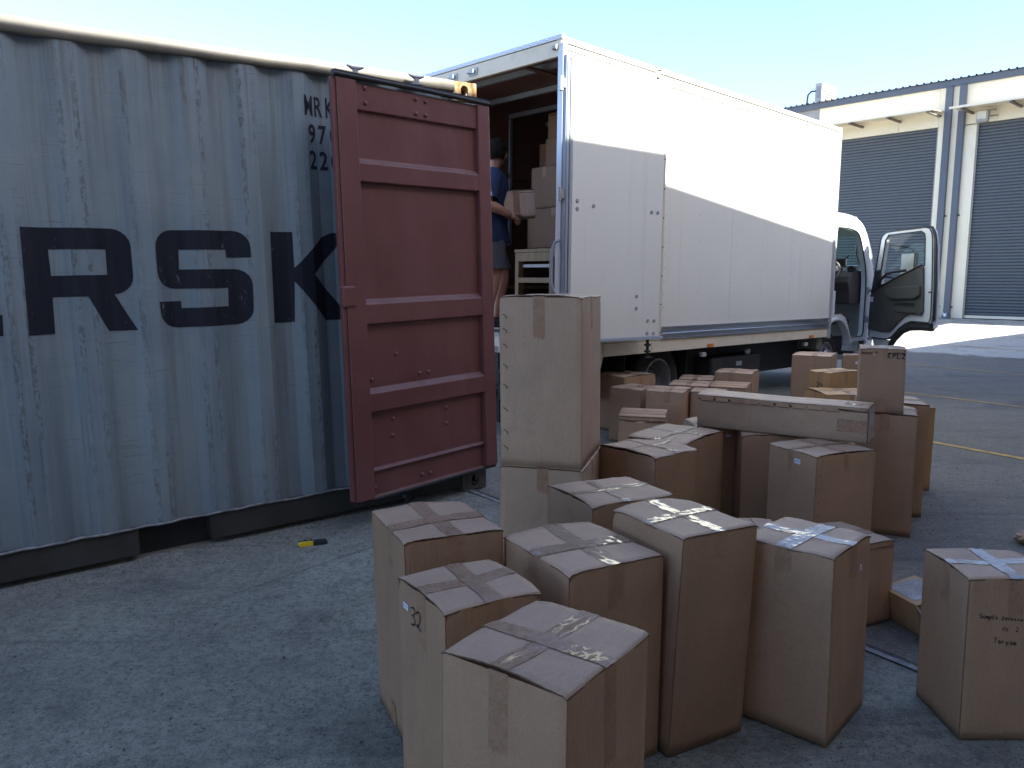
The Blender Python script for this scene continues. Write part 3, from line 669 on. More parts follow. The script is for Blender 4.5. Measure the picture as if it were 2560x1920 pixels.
# ================================================================ TRUCK
def wheel(parent, s, y_out, width=0.22, r=0.385, deep=True):
    """wheel axis along truck y; outer face at y_out, built inwards (+y)"""
    wh = empty('wheel', Matrix.Identity(4)); wh.parent = parent; wh.matrix_local = Matrix.Translation((s, y_out, r))
    ax = (0, 1, 0)
    ty = MB().lathe([(0.225, 0.012), (0.26, 0.0), (0.33, 0.004), (0.372, 0.025), (r, 0.05), (r, width - 0.05), (0.372, width - 0.025), (0.33, width), (0.225, width - 0.01)], (0, 0, 0), ax, 40)
    ty.build('tyre', RUBBER, wh)
    if deep:
        prof = [(0.232, 0.010), (0.222, 0.004), (0.212, 0.012), (0.205, 0.05), (0.195, 0.10), (0.185, 0.14), (0.115, 0.15), (0.105, 0.12), (0.07, 0.11), (0.06, 0.07), (0.0, 0.065)]
    else:
        prof = [(0.232, 0.010), (0.222, 0.002), (0.212, 0.02), (0.195, 0.045), (0.15, 0.02), (0.13, -0.02), (0.09, -0.045), (0.085, -0.07), (0.0, -0.075)]
    MB().lathe(prof, (0, 0, 0), ax, 40).build('rim', RIMGREY, wh)
    mb = MB()
    for k in range(6):
        a = k * math.pi / 3; y = 0.148 if deep else -0.0
        mb.lathe([(0.0, 0.0), (0.026, 0.0), (0.026, 0.006), (0.0, 0.006)] if deep else [(0.0, 0), (0.03, 0), (0.03, 0.006), (0.0, 0.006)], (0.15 * math.cos(a), y - (0.002 if deep else 0.004), 0.15 * math.sin(a)), ax, 10)
    mb.build('hand_hole', BLACK, wh)
    mb = MB()
    for k in range(6):
        a = k * math.pi / 3 + .5
        mb.lathe([(0.0, -0.012), (0.012, -0.012), (0.014, 0.004)], (0.09 * math.cos(a), 0.108 if deep else -0.048, 0.09 * math.sin(a)), ax, 6, False)
    mb.build('wheel_nut', ALU_D, wh)
    return wh
def truck():
    t = empty('box_truck', M_TR, 'white box truck with open rear and open cab door, half in the shade', 'truck')
    W = 2.16; H = 3.35; Lb = 5.22; ZF = 0.93
    # ---- cargo body: side panels with real joints between them
    ys0, ys1 = 0.0, 0.03
    js = [0.02, 1.49, 2.726, 4.080, Lb - 0.03]
    for i in range(4):
        p = MB().box(js[i] + 0.0015, js[i + 1] - 0.0015, ys0, ys1, 0.955, 3.245).build('side_panel', WHITE, t, bevel=0.0015, seg=1)
        if i > 0:
            mb = MB()
            cols = [js[i] + 0.025, (js[i] + js[i + 1]) / 2]
            for x, st in ((cols[0], 0.125), (cols[1], 0.26)):
                z = 1.02
                while z < 3.2:
                    mb.lathe([(0.0, -0.0035), (0.004, -0.003), (0.0055, 0.0)], (x, 0, z), (0, 1, 0), 6); z += st
            rv = mb.build('rivets', ALU_D, p); rv['kind'] = 'stuff'
    MB().box(js[0], js[-1], 0.031, 0.034, 0.94, 3.25).build('side_lining', PLYWOOD, t)
    mb = MB(); prof = [(0.0, 3.248), (-0.012, 3.25), (-0.012, 3.272), (-0.004, 3.276), (-0.004, 3.296), (-0.014, 3.300), (-0.014, 3.334), (0.004, 3.35), (0.05, 3.352), (0.05, 3.25)]
    mb.plate([(p[0], p[1]) for p in prof], [], 0.0, Lb, 'x'); mb.build('top_side_rail', WHITE, t)
    MB().box(1.52, 5.19, -0.012, 0.0, 3.205, 3.238).build('hatch_track', WHITE, t, bevel=0.003)
    GROOVE_SHADE = pm('dark_groove_shade', (0.10, 0.095, 0.085), 0.7)  # dark strips painted in for the shade inside rail and track grooves
    MB().box(1.53, 5.19, -0.0135, -0.002, 3.2385, 3.2435).build('track_shade_line', GROOVE_SHADE, t); MB().box(1.53, 5.19, -0.0145, -0.0125, 3.213, 3.222).build('track_shade_line', pm('track_shade_paint', (0.22, 0.21, 0.18), 0.6), t)
    MB().box(0.03, 5.19, -0.0142, -0.005, 3.272, 3.279).build('rail_shade_line', GROOVE_SHADE, t); MB().box(0.03, 5.19, -0.0150, -0.013, 3.295, 3.300).build('rail_shade_line', pm('rail_shade_grey', (0.25, 0.24, 0.22), 0.6), t)
    mb = MB(); prof = [(0.0, 0.955), (-0.016, 0.953), (-0.016, 0.940), (-0.002, 0.935), (-0.002, 0.912), (-0.010, 0.905), (-0.010, 0.892), (-0.018, 0.888), (-0.018, 0.878), (-0.006, 0.872), (-0.006, 0.845), (-0.012, 0.840), (-0.012, 0.828), (0.04, 0.826), (0.04, 0.955)]
    mb.plate(prof, [], 1.49, 5.19, 'x'); mb.build('bottom_side_rail', ALU_S, t)
    MB().box(0.0, 1.489, 0.0, 0.04, 0.828, 0.955).build('bottom_side_rail', CREAM, t)
    # lower skirt, in lengths
    for a, b in ((0.63, 1.351), (1.354, 2.702), (2.705, 4.056), (4.059, 5.19)):
        MB().box(a, b, 0.006, 0.03, 0.706, 0.825).build('skirt_panel', CREAM, t, bevel=0.002, seg=1)
    MB().plate([(0.0, 0.828), (0.62, 0.828), (0.62, 0.700), (0.585, 0.60), (0.56, 0.50), (0.50, 0.50), (0.52, 0.62), (0.0, 0.70)], [], 0.006, 0.03, 'y').build('skirt_panel', CREAM, t)
    MB().box(5.19, 5.262, -0.012, 0.05, 0.69, 3.352).build('front_corner_post', ALU, t, bevel=0.006)
    MB().box(0.0, Lb + 0.03, 0.05, W, 3.335, 3.352).build('roof_sheet', WHITE, t)
    MB().box(0.0, Lb, W, W + 0.03, 0.70, 3.352).build('far_side_wall', PLYWOOD, t)
    MB().box(Lb, Lb + 0.03, 0.05, W, 0.83, 3.33).build('front_bulkhead', PLYWOOD, t)
    MB().box(0.0, Lb, 0.035, W - 0.0, 0.86, ZF).build('cargo_floor', pm('worn_timber_floor', (0.10, 0.085, 0.07), 0.7, var=0.3, scale=4), t)
    MB().box(0.03, Lb, 0.036, W, 3.262, 3.27).build('ceiling_lining', PLYWOOD, t)
    for s in (0.29, 0.895, 1.50, 2.10, 2.70, 3.30, 3.90):
        MB().box(s - 0.02, s + 0.02, 0.04, W - 0.005, 3.215, 3.262).build('roof_bow', ALU_D, t)
    MB().box(0.05, Lb - .02, 0.46, 0.52, 3.196, 3.214).build('ceiling_stringer', PLYWOOD, t)
    for s in (1.50, 2.90):
        MB().box(s - 0.02, s + 0.02, W - 0.025, W - 0.001, 1.8, 3.21).build('wall_track', ALU_D, t)
    MB().box(0.3, 5.1, W - 0.02, W - 0.002, 2.55, 2.60).build('wall_batten', PLYWOOD, t)
    MB().box(0.3, 5.1, W - 0.02, W - 0.002, 1.30, 1.34).build('wall_batten', TIMBER, t)
    # rear frame
    MB().box(-0.006, 0.03, 0.0, W + 0.03, 3.19, 3.318).build('rear_header', CREAM, t, bevel=0.004)
    cap = MB().box(-0.012, 0.03, -0.014, W + 0.03, 3.322, 3.358).build('roof_edge_cap', ALU, t, bevel=0.003)
    mb = MB(); y = 0.06
    while y < W:
        mb.lathe([(0, -0.006), (0.006, -0.005), (0.008, 0)], (-0.012, y, 3.34), (1, 0, 0), 6); y += 0.095
    rv = mb.build('rivets', ALU, cap); rv['kind'] = 'stuff'
    post = MB().box(-0.012, 0.045, -0.03, 0.03, 0.70, 3.29).build('rear_corner_post', ALU, t, bevel=0.006)
    MB().box(-0.004, 0.02, -0.062, -0.032, 0.84, 3.19).build('hinge_channel', GREYPAINT, post)
    MB().box(-0.012, 0.045, W - 0.03, W + 0.03, 0.70, 3.29).build('rear_corner_post', ALU, t, bevel=0.006)
    for y in (1.07, 1.35):
        k = MB().box(-0.016, -0.006, y - 0.055, y + 0.055, 3.222, 3.284); k.box(-0.045, -0.016, y - 0.03, y + 0.01, 3.235, 3.270); k.tube([(-0.03, y + 0.01, 3.252), (-0.03, y + 0.06, 3.248)], 0.012, 8)
        k.build('door_keeper', ALU_D, t, bevel=0.002)
    MB().tube([(-0.02, 0.03, 3.262), (-0.02, 0.075, 3.262)], 0.022, 10).build('marker_lamp', RIMGREY, t)
    for z in (2.966, 2.09, 1.2):
        MB().tube([(-0.03, -0.03, z - 0.055), (-0.03, -0.03, z + 0.055)], 0.020, 10).box(-0.03, 0.0, -0.055, -0.01, z - 0.035, z + 0.035).build('door_hinge', ALU, t, bevel=0.002)
    MB().tube([(-0.02, -0.03, 1.72), (-0.045, 0.0, 1.70), (-0.060, 0.02, 1.64), (-0.062, 0.022, 1.50), (-0.062, 0.022, 1.36), (-0.05, 0.0, 1.29), (-0.02, -0.03, 1.26)], 0.013, 8).build('grab_handle', GREYPAINT, t)
    # ---- rear door folded back against the side
    ang = 0.125
    dm = Matrix.Translation((0.125 + 0.022 * math.sin(0.125) * 0, -0.078, 0)) @ Matrix.Rotation(-ang, 4, 'Z')
    dr = empty('rear_door', Matrix.Identity(4)); dr.parent = t; dr.matrix_local = dm
    MB().box(-0.068, 1.024, -0.022, 0.010, 0.888, 3.168).build('door_panel', WHITE, dr, bevel=0.002, seg=1)
    MB().box(-0.096, -0.069, -0.022, 0.014, 0.884, 3.171).build('door_edge_strip', GREYPAINT, dr, bevel=0.003)
    MB().box(-0.122, -0.100, -0.012, 0.03, 0.884, 3.155).build('hinge_strip', ALU, dr, bevel=0.003)
    MB().box(1.025, 1.046, -0.024, 0.014, 0.888, 3.168).build('door_edge_strip', CREAM, dr, bevel=0.002)
    MB().box(-0.09, 1.06, -0.036, 0.02, 0.860, 0.887).build('bottom_ledge', GREYPAINT, dr, bevel=0.004)
    mb = MB()
    for z in [0.92 + i * 0.26 for i in range(9)]: mb.lathe([(0, -0.003), (0.007, -0.002), (0.008, 0)], (1.036, -0.024, z), (0, 1, 0), 8)
    mb.build('strip_screws', DARKPL, dr)['kind'] = 'stuff'
    b0 = None
    for x, z in ((-0.011, 2.044), (-0.011, 1.979), (0.172, 2.013), (0.877, 2.004), (0.957, 2.004), (0.717, 1.254), (0.716, 1.146), (0.868, 1.033), (0.952, 1.031), (0.863, 0.918), (0.947, 0.915)):
        if b0 is None:
            b0 = MB().lathe([(0.006, -0.004), (0.009, -0.008), (0.016, -0.006), (0.018, 0.0)], (0, 0, 0), (0, 1, 0), 12).build('cup_bolt', ALU_D, dr); b0.location = (x, -0.022, z)
        else: twin(b0, dr, (x, -0.022, z))
    mb = MB(); mb.tube([(0.92, 0.02, 0.86), (0.92, 0.02, 0.68)], 0.014, 8); mb.lathe([(0.03, 0), (0.035, 0.01), (0.02, 0.02)], (0.92, 0.02, 0.80), (0, 0, 1), 10); mb.lathe([(0.03, 0), (0.034, 0.01), (0.02, 0.02)], (0.92, 0.02, 0.74), (0, 0, 1), 10); mb.box(0.88, 0.97, 0.0, 0.03, 0.685, 0.70)
    mb.build('locking_bar', BLACK, dr)
    mb = MB(); mb.box(0.86, 0.96, -0.05, -0.024, 3.225, 3.238); mb.box(0.89, 0.93, -0.04, -0.01, 3.165, 3.23); mb.tube([(0.87, -0.05, 3.23), (0.83, -0.055, 3.25)], 0.01, 6)
    mb.build('locking_cam', ALU, dr)
    # amber side markers and their bulbs below
    for s in (2.384, 4.729):
        MB().box(s - 0.045, s + 0.045, -0.018, 0.006, 0.712, 0.748).build('side_marker', AMBER, t, bevel=0.004)
        MB().box(s - 0.09, s - 0.015, 0.03, 0.07, 0.610, 0.655).build('work_lamp', pm('lamp_white', (0.5, 0.5, 0.5), 0.3), t, bevel=0.006)
    # ---- underside
    ch = MB().box(-0.1, 6.4, 0.62, 0.70, 0.60, 0.80).box(-0.1, 6.4, 1.46, 1.54, 0.60, 0.80)
    for s in (0.2, 1.2, 2.2, 3.2, 4.2, 5.0): ch.box(s, s + 0.06, 0.06, W - 0.06, 0.77, 0.86)
    ch.build('chassis', BLACK, t)
    MB().box(0.05, 5.2, 0.34, 0.345, 0.30, 0.80).build('inner_skirt', BLACK, t)
    tb = MB().box(2.62, 3.70, 0.12, 0.55, 0.27, 0.57).build('tool_box', BLACK, t, bevel=0.03, seg=3)
    MB().box(2.892, 2.898, 0.117, 0.122, 0.28, 0.56).build('lid_gap', RUBBER, tb)
    pl = MB().box(3.13, 3.25, 0.112, 0.119, 0.455, 0.505).build('maker_plate', ALU_D, tb)
    MB().lathe([(0, -0.02), (0.03, -0.018), (0.035, 0.02)], (3.35, 0.10, 0.61), (0, 1, 0), 12).build('filler_cap', ALU_D, t)
    MB().box(3.74, 3.90, 0.30, 0.60, 0.20, 0.24).box(3.74, 3.90, 0.30, 0.60, 0.25, 0.30).build('step_plate', ALU, t)
    MB().box(5.05, 5.19, 0.06, 0.45, 0.54, 0.70).build('mud_flap_bracket', pm('greenish_grey_plastic', (0.14, 0.15, 0.12), 0.5), t, bevel=0.02, seg=3)
    MB().box(1.10, 1.115, 0.14, 0.62, 0.18, 0.70).build('mud_flap', RUBBER, t); MB().box(2.16, 2.175, 0.14, 0.62, 0.18, 0.70).build('mud_flap', RUBBER, t)
    wheel(t, 1.705, 0.165); wheel(t, 1.705, 1.40, 0.5)
    wheel(t, 5.50, 0.14, 0.22, 0.385, False); wheel(t, 5.50, 1.62, 0.22, 0.385, False)
    MB().tube([(1.705, 0.3, 0.385), (1.705, 1.9, 0.385)], 0.09, 10).build('axle', BLACK, t); MB().tube([(5.50, 0.3, 0.385), (5.50, 1.7, 0.385)], 0.05, 8).build('axle', BLACK, t)
    # tail lift gear at the rear
    tl = MB().box(-0.16, -0.004, 0.2, W - 0.1, 0.895, 0.925).build('tail_lift_sill', ALU_D, t)
    MB().box(-0.10, -0.01, 0.2, W - 0.1, 0.745, 0.890).build('chequer_plate', ALU, t)
    pn = MB(); y0, z0 = 0.2, 0.56
    holes = [[(y + 0.012 * math.cos(a * math.pi / 3), z + 0.012 * math.sin(a * math.pi / 3)) for a in range(6)] for y in [0.30 + i * 0.045 for i in range(16)] for z in (0.60, 0.645, 0.69)]
    pn.plate([(y0, 0.56), (W - 0.1, 0.56), (W - 0.1, 0.735), (y0, 0.735)], holes, -0.06, -0.055, 'x'); pn.build('perforated_plate', BLACK, t)
    MB().box(-0.14, -0.02, 0.3, 1.9, 0.33, 0.45).build('under_run_bar', BLACK, t); MB().box(-0.05, 0.1, 0.66, 0.74, 0.1, 0.76).box(-0.05, 0.1, 1.42, 1.5, 0.1, 0.76).build('lift_arm', BLACK, t)
    MB().box(-0.16, -0.14, 0.62, 0.80, 0.36, 0.42).build('tail_lamp', RIMGREY, t)
    # ---- cab
    c0, c1 = 0.06, 1.86
    def chaikin(p, n=2):
        for _ in range(n):
            q = [p[0]]
            for a_, b_ in zip(p, p[1:]): q += [(a_[0] * .75 + b_[0] * .25, a_[1] * .75 + b_[1] * .25), (a_[0] * .25 + b_[0] * .75, a_[1] * .25 + b_[1] * .75)]
            p = q + [p[-1]]
        return p
    prof = [(5.30, 0.90)] + chaikin([(5.30, 2.10), (5.30, 2.31), (5.60, 2.32), (5.95, 2.30), (6.24, 2.22), (6.40, 2.08), (6.66, 1.67), (6.78, 1.38), (6.83, 1.08), (6.85, 0.75), (6.80, 0.52)]) + [(6.60, 0.50), (6.58, 0.60), (6.20, 0.605), (5.99, 0.60)]
    arch = [(5.50 + 0.50 * math.cos(R(a)), 0.41 + 0.53 * math.sin(R(a))) for a in range(22, 114, 8)]
    prof2 = prof + arch
    hole = [(5.45, 0.99), (5.45, 2.04)] + chaikin([(5.46, 2.13), (5.80, 2.14), (6.08, 2.11), (6.21, 2.02), (6.36, 1.76), (6.46, 1.54), (6.478, 1.3)]) + [(6.478, 1.2), (6.475, 0.72), (6.44, 0.665), (6.06, 0.66), (5.985, 0.80), (5.86, 0.95), (5.70, 1.0)]
    cabn = MB().plate(prof2, [hole], c0, c0 + 0.07, 'y').build('cab_side', CABWHITE, t, bevel=0.008, seg=2)
    hole2 = [(5.50, 1.38), (5.52, 2.02), (5.60, 2.06), (6.05, 2.06), (6.18, 1.98), (6.42, 1.60), (6.42, 1.38)]
    MB().plate(prof2, [hole2], c1 - 0.07, c1, 'y').build('cab_side', CABWHITE, t, bevel=0.008)
    top = [p for p in prof if p[1] > 2.05]
    mb = MB(); vs = []
    for p in top:
        for y in (c0 + 0.07, c1 - 0.07): vs.append((p[0], y, p[1])); 
    n = len(vs)
    vs += [(x, y, z - 0.03) for x, y, z in vs]
    fs = []
    for i in range(len(top) - 1):
        fs.append((2 * i, 2 * i + 1, 2 * i + 3, 2 * i + 2)); fs.append((n + 2 * i, n + 2 * i + 1, n + 2 * i + 3, n + 2 * i + 2))
    mb.add(vs, fs, True); mb.build('cab_roof', CABWHITE, t)
    MB().box(5.30, 5.33, c0 + 0.07, c1 - 0.07, 0.9, 2.17).build('cab_rear_wall', CABWHITE, t)
    mb = MB(); fr = [(6.66, 1.66), (6.76, 1.40), (6.82, 1.10), (6.84, 0.75), (6.80, 0.52)]; vs = []
    for p in fr: vs += [(p[0], c0 + 0.07, p[1]), (p[0], c1 - 0.07, p[1])]
    mb.add(vs, [(2 * i, 2 * i + 1, 2 * i + 3, 2 * i + 2) for i in range(4)], True); mb.add([(x - 0.02, y, z) for x, y, z in vs], [(2 * i, 2 * i + 1, 2 * i + 3, 2 * i + 2) for i in range(4)], True)
    mb.build('front_panel', CABWHITE, t)
    gl = MB(); a, b = (6.372, 2.09), (6.655, 1.665); ya, yb_ = c0 + 0.075, c1 - 0.075
    gl.add([(a[0], ya, a[1]), (a[0], yb_, a[1]), (b[0], yb_, b[1]), (b[0], ya, b[1])] + [(a[0] + .004, ya, a[1] + .003), (a[0] + .004, yb_, a[1] + .003), (b[0] + .004, yb_, b[1] + .003), (b[0] + .004, ya, b[1] + .003)],
           [(0, 1, 2, 3), (4, 5, 6, 7), (0, 1, 5, 4), (2, 3, 7, 6), (1, 2, 6, 5), (0, 3, 7, 4)]); gl.build('windscreen', GLASS, t)
    MB().plate(hole2, [], c1 - 0.04, c1 - 0.036, 'y').build('side_window', GLASS, t)
    MB().tube([(6.385, c0 + 0.01, 2.10), (6.545, c0 + 0.0, 1.87), (6.70, c0 + 0.0, 1.64)], 0.011, 6).build('windscreen_trim', ALU, t)
    MB().plate([(6.03, 2.275), (6.15, 2.235), (6.16, 2.27), (6.08, 2.31)], [], c0 + 0.03, c0 + 0.12, 'y').build('roof_marker', ALU_D, t, bevel=0.006)
    # door seal round the opening
    MB().tube([(x, c0 + 0.004, z) for x, z in hole + hole[:1]], 0.009, 6, False).build('door_seal', DARKPL, t)
    ring = [(5.50 + 0.475 * math.cos(R(a)), 0.41 + 0.505 * math.sin(R(a))) for a in range(18, 118, 8)]; ring2 = [(5.50 + 0.51 * math.cos(R(a)), 0.41 + 0.54 * math.sin(R(a))) for a in range(118, 17, -8)]
    MB().plate(ring + ring2, [], c0 - 0.05, c0 + 0.05, 'y').build('wheel_arch_lip', CABWHITE, t, bevel=0.008)
    MB().box(5.31, 5.475, c0 - 0.012, c0 - 0.001, 0.93, 1.30).build('rear_quarter_trim', CABWHITE, t, bevel=0.008)
    MB().box(5.0, 6.3, 0.2, 1.7, 0.84, 0.90).build('cab_floor', DARKPL, t)
    st = MB().box(5.42, 5.92, 0.30, 0.80, 1.02, 1.16).build('seat', DARKPL, t, bevel=0.04, seg=3); MB().box(5.36, 5.48, 0.30, 0.80, 1.16, 1.85).build('seat_back', DARKPL, st, bevel=0.04, seg=3)
    # dashboard
    ds = MB().plate([(6.20, 1.12), (6.16, 1.30), (6.10, 1.42), (6.14, 1.50), (6.30, 1.58), (6.60, 1.62), (6.64, 1.55), (6.64, 1.14), (6.30, 1.11)], [], 0.16, 1.72, 'y').build('dashboard', TRIMBR, t, bevel=0.02, seg=3)
    MB().plate([(6.05, 1.50), (6.10, 1.62), (6.22, 1.66), (6.36, 1.62), (6.36, 1.50)], [], 0.35, 0.80, 'y').build('instrument_hood', DARKPL, ds, bevel=0.02, seg=3)
    MB().tube([(6.33, 0.20, 1.60), (6.26, 0.20, 1.60)], 0.05, 12).build('air_vent', DARKPL, ds)
    MB().box(6.13, 6.18, 0.30, 0.72, 1.39, 1.42).build('silver_trim', ALU, ds); MB().box(6.15, 6.185, 0.36, 0.56, 1.22, 1.33).build('switch_panel', DARKPL, ds); MB().box(6.14, 6.178, 0.36, 0.50, 1.345, 1.375).build('switch_label', ALU_D, ds)
    cc = Vector((6.02, 0.46, 1.56)); nx = Vector((-0.80, 0, 0.60)); e1 = Vector((0, 1, 0)); e2 = nx.cross(e1).normalized()
    sw = MB().tube([cc + (e1 * math.cos(a) + e2 * math.sin(a)) * 0.20 for a in [2 * math.pi * i / 28 for i in range(29)]], 0.015, 8, False).build('steering_wheel', pm('grey_wheel_rim', (0.14, 0.14, 0.14), 0.4), t)
    MB().tube([cc, cc - e1 * 0.19], 0.013, 6).tube([cc, cc + e1 * 0.19], 0.013, 6).tube([cc, cc - e2 * 0.19], 0.013, 6).tube([cc - nx * 0.02, cc - nx * 0.3], 0.03, 8).lathe([(0.0, 0.02), (0.05, 0.015), (0.06, -0.02)], cc, nx, 14).build('spokes', DARKPL, sw)
    MB().tube([(6.06, 0.44, 1.50), (5.94, 0.26, 1.56)], 0.009, 6).build('indicator_stalk', DARKPL, t)
    MB().box(6.235, 6.26, 0.26, 0.43, 1.635, 1.745).build('display_screen', DARKPL, t, bevel=0.01); MB().tube([(6.26, 0.34, 1.69), (6.40, 0.30, 1.80)], 0.012, 6).build('screen_arm', DARKPL, t)
    MB().tube([(6.30, 0.145, 1.95), (6.33, 0.17, 1.86), (6.40, 0.17, 1.74), (6.42, 0.145, 1.66)], 0.014, 6).build('grab_handle', RIMGREY, t)
    MB().box(6.40, 6.44, c0 + 0.071, c0 + 0.085, 1.58, 1.62).build('sticker', LBL, t)
    for z in (1.31, 0.90):
        MB().box(6.478, 6.560, c0 - 0.022, c0 - 0.001, z - 0.045, z + 0.045).box(6.50, 6.585, c0 - 0.045, c0 - 0.02, z - 0.02, z + 0.02).build('door_hinge', ALU_D, t, bevel=0.004)
    MB().box(6.475, 6.62, c0 + 0.03, c0 + 0.06, 0.45, 0.62).build('bumper_end', DARKPL, t, bevel=0.02)
    MB().box(6.50, 6.86, c0 + 0.06, c1, 0.30, 0.52).build('front_bumper', CABWHITE, t, bevel=0.03, seg=3)
    MB().tube([(6.50, 0.0, 0.63), (6.56, -0.04, 0.64)], 0.024, 10).build('check_strap_end', ALU, t)
    MB().box(6.02, 6.34, 0.12, 0.4, 0.42, 0.45).box(6.02, 6.34, 0.30, 0.34, 0.42, 0.66).build('cab_step', DARKPL, t)
    mr = MB().box(6.42, 6.50, c1 + 0.16, c1 + 0.34, 1.62, 1.96).build('far_mirror', DARKPL, t, bevel=0.02, seg=3); MB().tube([(6.46, c1, 1.98), (6.46, c1 + 0.25, 1.98), (6.46, c1 + 0.25, 1.60), (6.46, c1, 1.56)], 0.01, 6).build('mirror_arm', DARKPL, mr)
    # ---- open driver's door
    hx, hy = 6.55, -0.02; ox, oy = 5.915, -0.934
    X = Vector((ox - hx, oy - hy, 0)).normalized(); Y = Vector((0, 0, 1)).cross(X)
    cd_ = empty('cab_door', Matrix.Identity(4)); cd_.parent = t
    cd_.matrix_local = Matrix(((X.x, Y.x, 0, hx), (X.y, Y.y, 0, hy), (0, 0, 1, 0), (0, 0, 0, 1)))
    # camera side of the door: truck (-x,-y): test sign
    sg = 1.0 if (Y.x < 0) else -1.0
    def yy(a, b): return (min(a * sg, b * sg), max(a * sg, b * sg))
    outer = [(-0.05, 0.66), (-0.045, 1.25), (0.0, 1.50), (0.085, 2.00), (0.12, 2.06), (0.19, 2.098), (0.33, 2.108), (1.00, 2.118), (1.09, 2.10), (1.140, 2.04), (1.165, 1.95), (1.215, 1.40), (1.235, 0.98), (1.21, 0.90), (0.86, 0.905), (0.74, 0.87), (0.62, 0.80), (0.50, 0.70), (0.40, 0.645), (0.30, 0.635), (0.0, 0.64)]
    hole = [(0.150, 1.375), (0.135, 1.55), (0.200, 2.00), (0.25, 2.060), (0.93, 2.070), (0.99, 2.035), (1.008, 1.97), (1.035, 1.64)]
    a, b = yy(-0.035, 0.0)
    MB().plate(outer, [hole], a, b, 'y').build('door_frame', CABWHITE, cd_, bevel=0.010, seg=2)
    a, b = yy(-0.055, -0.0355)
    MB().plate([(x * 1.0 + (0.02 if x > .5 else -0.0), z) for x, z in outer if True], [[(x, z) for x, z in hole]], a, b, 'y').build('outer_skin', CABWHITE, cd_)
    MB().tube([(x * 0.985 + 0.004, 0.004 * sg, z if z > 1 else z + 0.008) for x, z in outer] + [(-0.045, 0.004 * sg, 0.67)], 0.009, 6, False).build('weather_seal', DARKPL, cd_)
    MB().tube([(0.10, -0.02 * sg, 2.03), (0.18, -0.02 * sg, 2.108), (0.33, -0.02 * sg, 2.122), (1.0, -0.02 * sg, 2.132), (1.10, -0.02 * sg, 2.11), (1.155, -0.02 * sg, 2.03)], 0.014, 8).build('weather_seal', DARKPL, cd_)
    MB().tube([(1.14, -0.012 * sg, 2.07), (1.19, -0.012 * sg, 1.95), (1.238, -0.012 * sg, 1.40), (1.258, -0.012 * sg, 0.95), (1.20, -0.012 * sg, 0.88), (0.86, -0.012 * sg, 0.885)], 0.017, 8).build('weather_seal', DARKPL, cd_)
    a, b = yy(-0.022, -0.018)
    MB().plate(hole, [], a, b, 'y').build('window_glass', GLASS_C, cd_)
    MB().tube([(x, 0.002 * sg, z) for x, z in hole + hole[:1]], 0.010, 6, False).build('window_seal', DARKPL, cd_)
    a, b = yy(0.001, 0.035)
    trim = [(-0.035, 0.76), (-0.03, 1.24), (0.0, 1.28), (0.16, 1.36), (1.02, 1.63), (1.04, 1.60), (1.075, 1.25), (1.09, 1.05), (1.06, 1.00), (0.83, 1.00), (0.72, 0.965), (0.60, 0.88), (0.50, 0.79), (0.42, 0.745), (0.30, 0.74)]
    tp = MB().plate(trim, [], a, b, 'y').build('door_trim', TRIMBR, cd_, bevel=0.014, seg=3)
    a, b = yy(0.030, 0.075)
    MB().plate([(0.34, 1.30), (0.44, 1.35), (1.04, 1.38), (1.05, 1.25), (0.95, 1.20), (0.50, 1.19), (0.38, 1.23)], [], a, b, 'y').build('arm_rest', TRIMBR, tp, bevel=0.022, seg=3)
    a, b = yy(0.034, 0.038)
    MB().plate([(0.48, 1.10), (0.56, 1.145), (0.66, 1.155), (0.94, 1.15), (0.95, 1.12), (0.92, 1.105), (0.62, 1.12)], [], a, b, 'y').build('door_pocket', BLACK_PL, tp)
    a, b = yy(0.030, 0.06)
    MB().plate([(0.52, 1.08), (0.92, 1.075), (0.98, 1.04), (0.96, 1.02), (0.56, 1.02)], [], a, b, 'y').build('pocket_lip', TRIMBR, tp, bevel=0.012)
    MB().tube([(0.16, 0.05 * sg, 1.36), (0.24, 0.065 * sg, 1.46), (0.36, 0.07 * sg, 1.53), (0.50, 0.07 * sg, 1.56), (0.74, 0.06 * sg, 1.575)], 0.019, 8).build('pull_handle', DARKPL, tp)
    a, b = yy(0.002, 0.02)
    MB().plate([(-0.04, 1.26), (0.0, 1.50), (0.05, 1.585), (0.155, 1.60), (0.175, 1.42), (0.155, 1.355)], [], a, b, 'y').build('mirror_mount_cover', DARKPL, cd_, bevel=0.006)
    MB().tube([(0.0, 0.036 * sg, 1.285), (0.5, 0.036 * sg, 1.475), (1.02, 0.036 * sg, 1.64)], 0.012, 6).build('belt_seal', DARKPL, cd_)
    a, b = yy(0.036, 0.038)
    MB().box(-0.02, 0.055, a, b, 1.15, 1.22).build('warning_label', LBL, tp)
    MB().tube([(0.40, -0.02 * sg, 0.54), (0.50, -0.02 * sg, 0.66), (0.64, -0.02 * sg, 0.775), (0.80, -0.03 * sg, 0.835), (1.00, -0.035 * sg, 0.85), (1.21, -0.035 * sg, 0.85)], [0.035, 0.04, 0.045, 0.05, 0.05, 0.05], 10).build('arch_flare', DARKPL, cd_)
    a, b = yy(-0.055, -0.045)
    MB().plate([(-0.03, 0.64), (0.36, 0.63), (0.46, 0.67), (0.42, 0.57), (0.30, 0.50), (0.02, 0.50)], [], a, b, 'y').build('lower_skin', CABWHITE, cd_)
    MB().plate([(1.175, 1.9), (1.20, 1.9), (1.262, 1.35), (1.285, 0.86), (1.22, 0.83), (1.215, 0.90), (1.235, 1.3)], [], *yy(-0.062, -0.04), 'y').build('rear_edge_skin', CABWHITE, cd_, bevel=0.006)
    MB().box(1.14, 1.20, *yy(-0.03, 0.003), 1.285, 1.305).build('latch_slot', BLACK_PL, cd_)
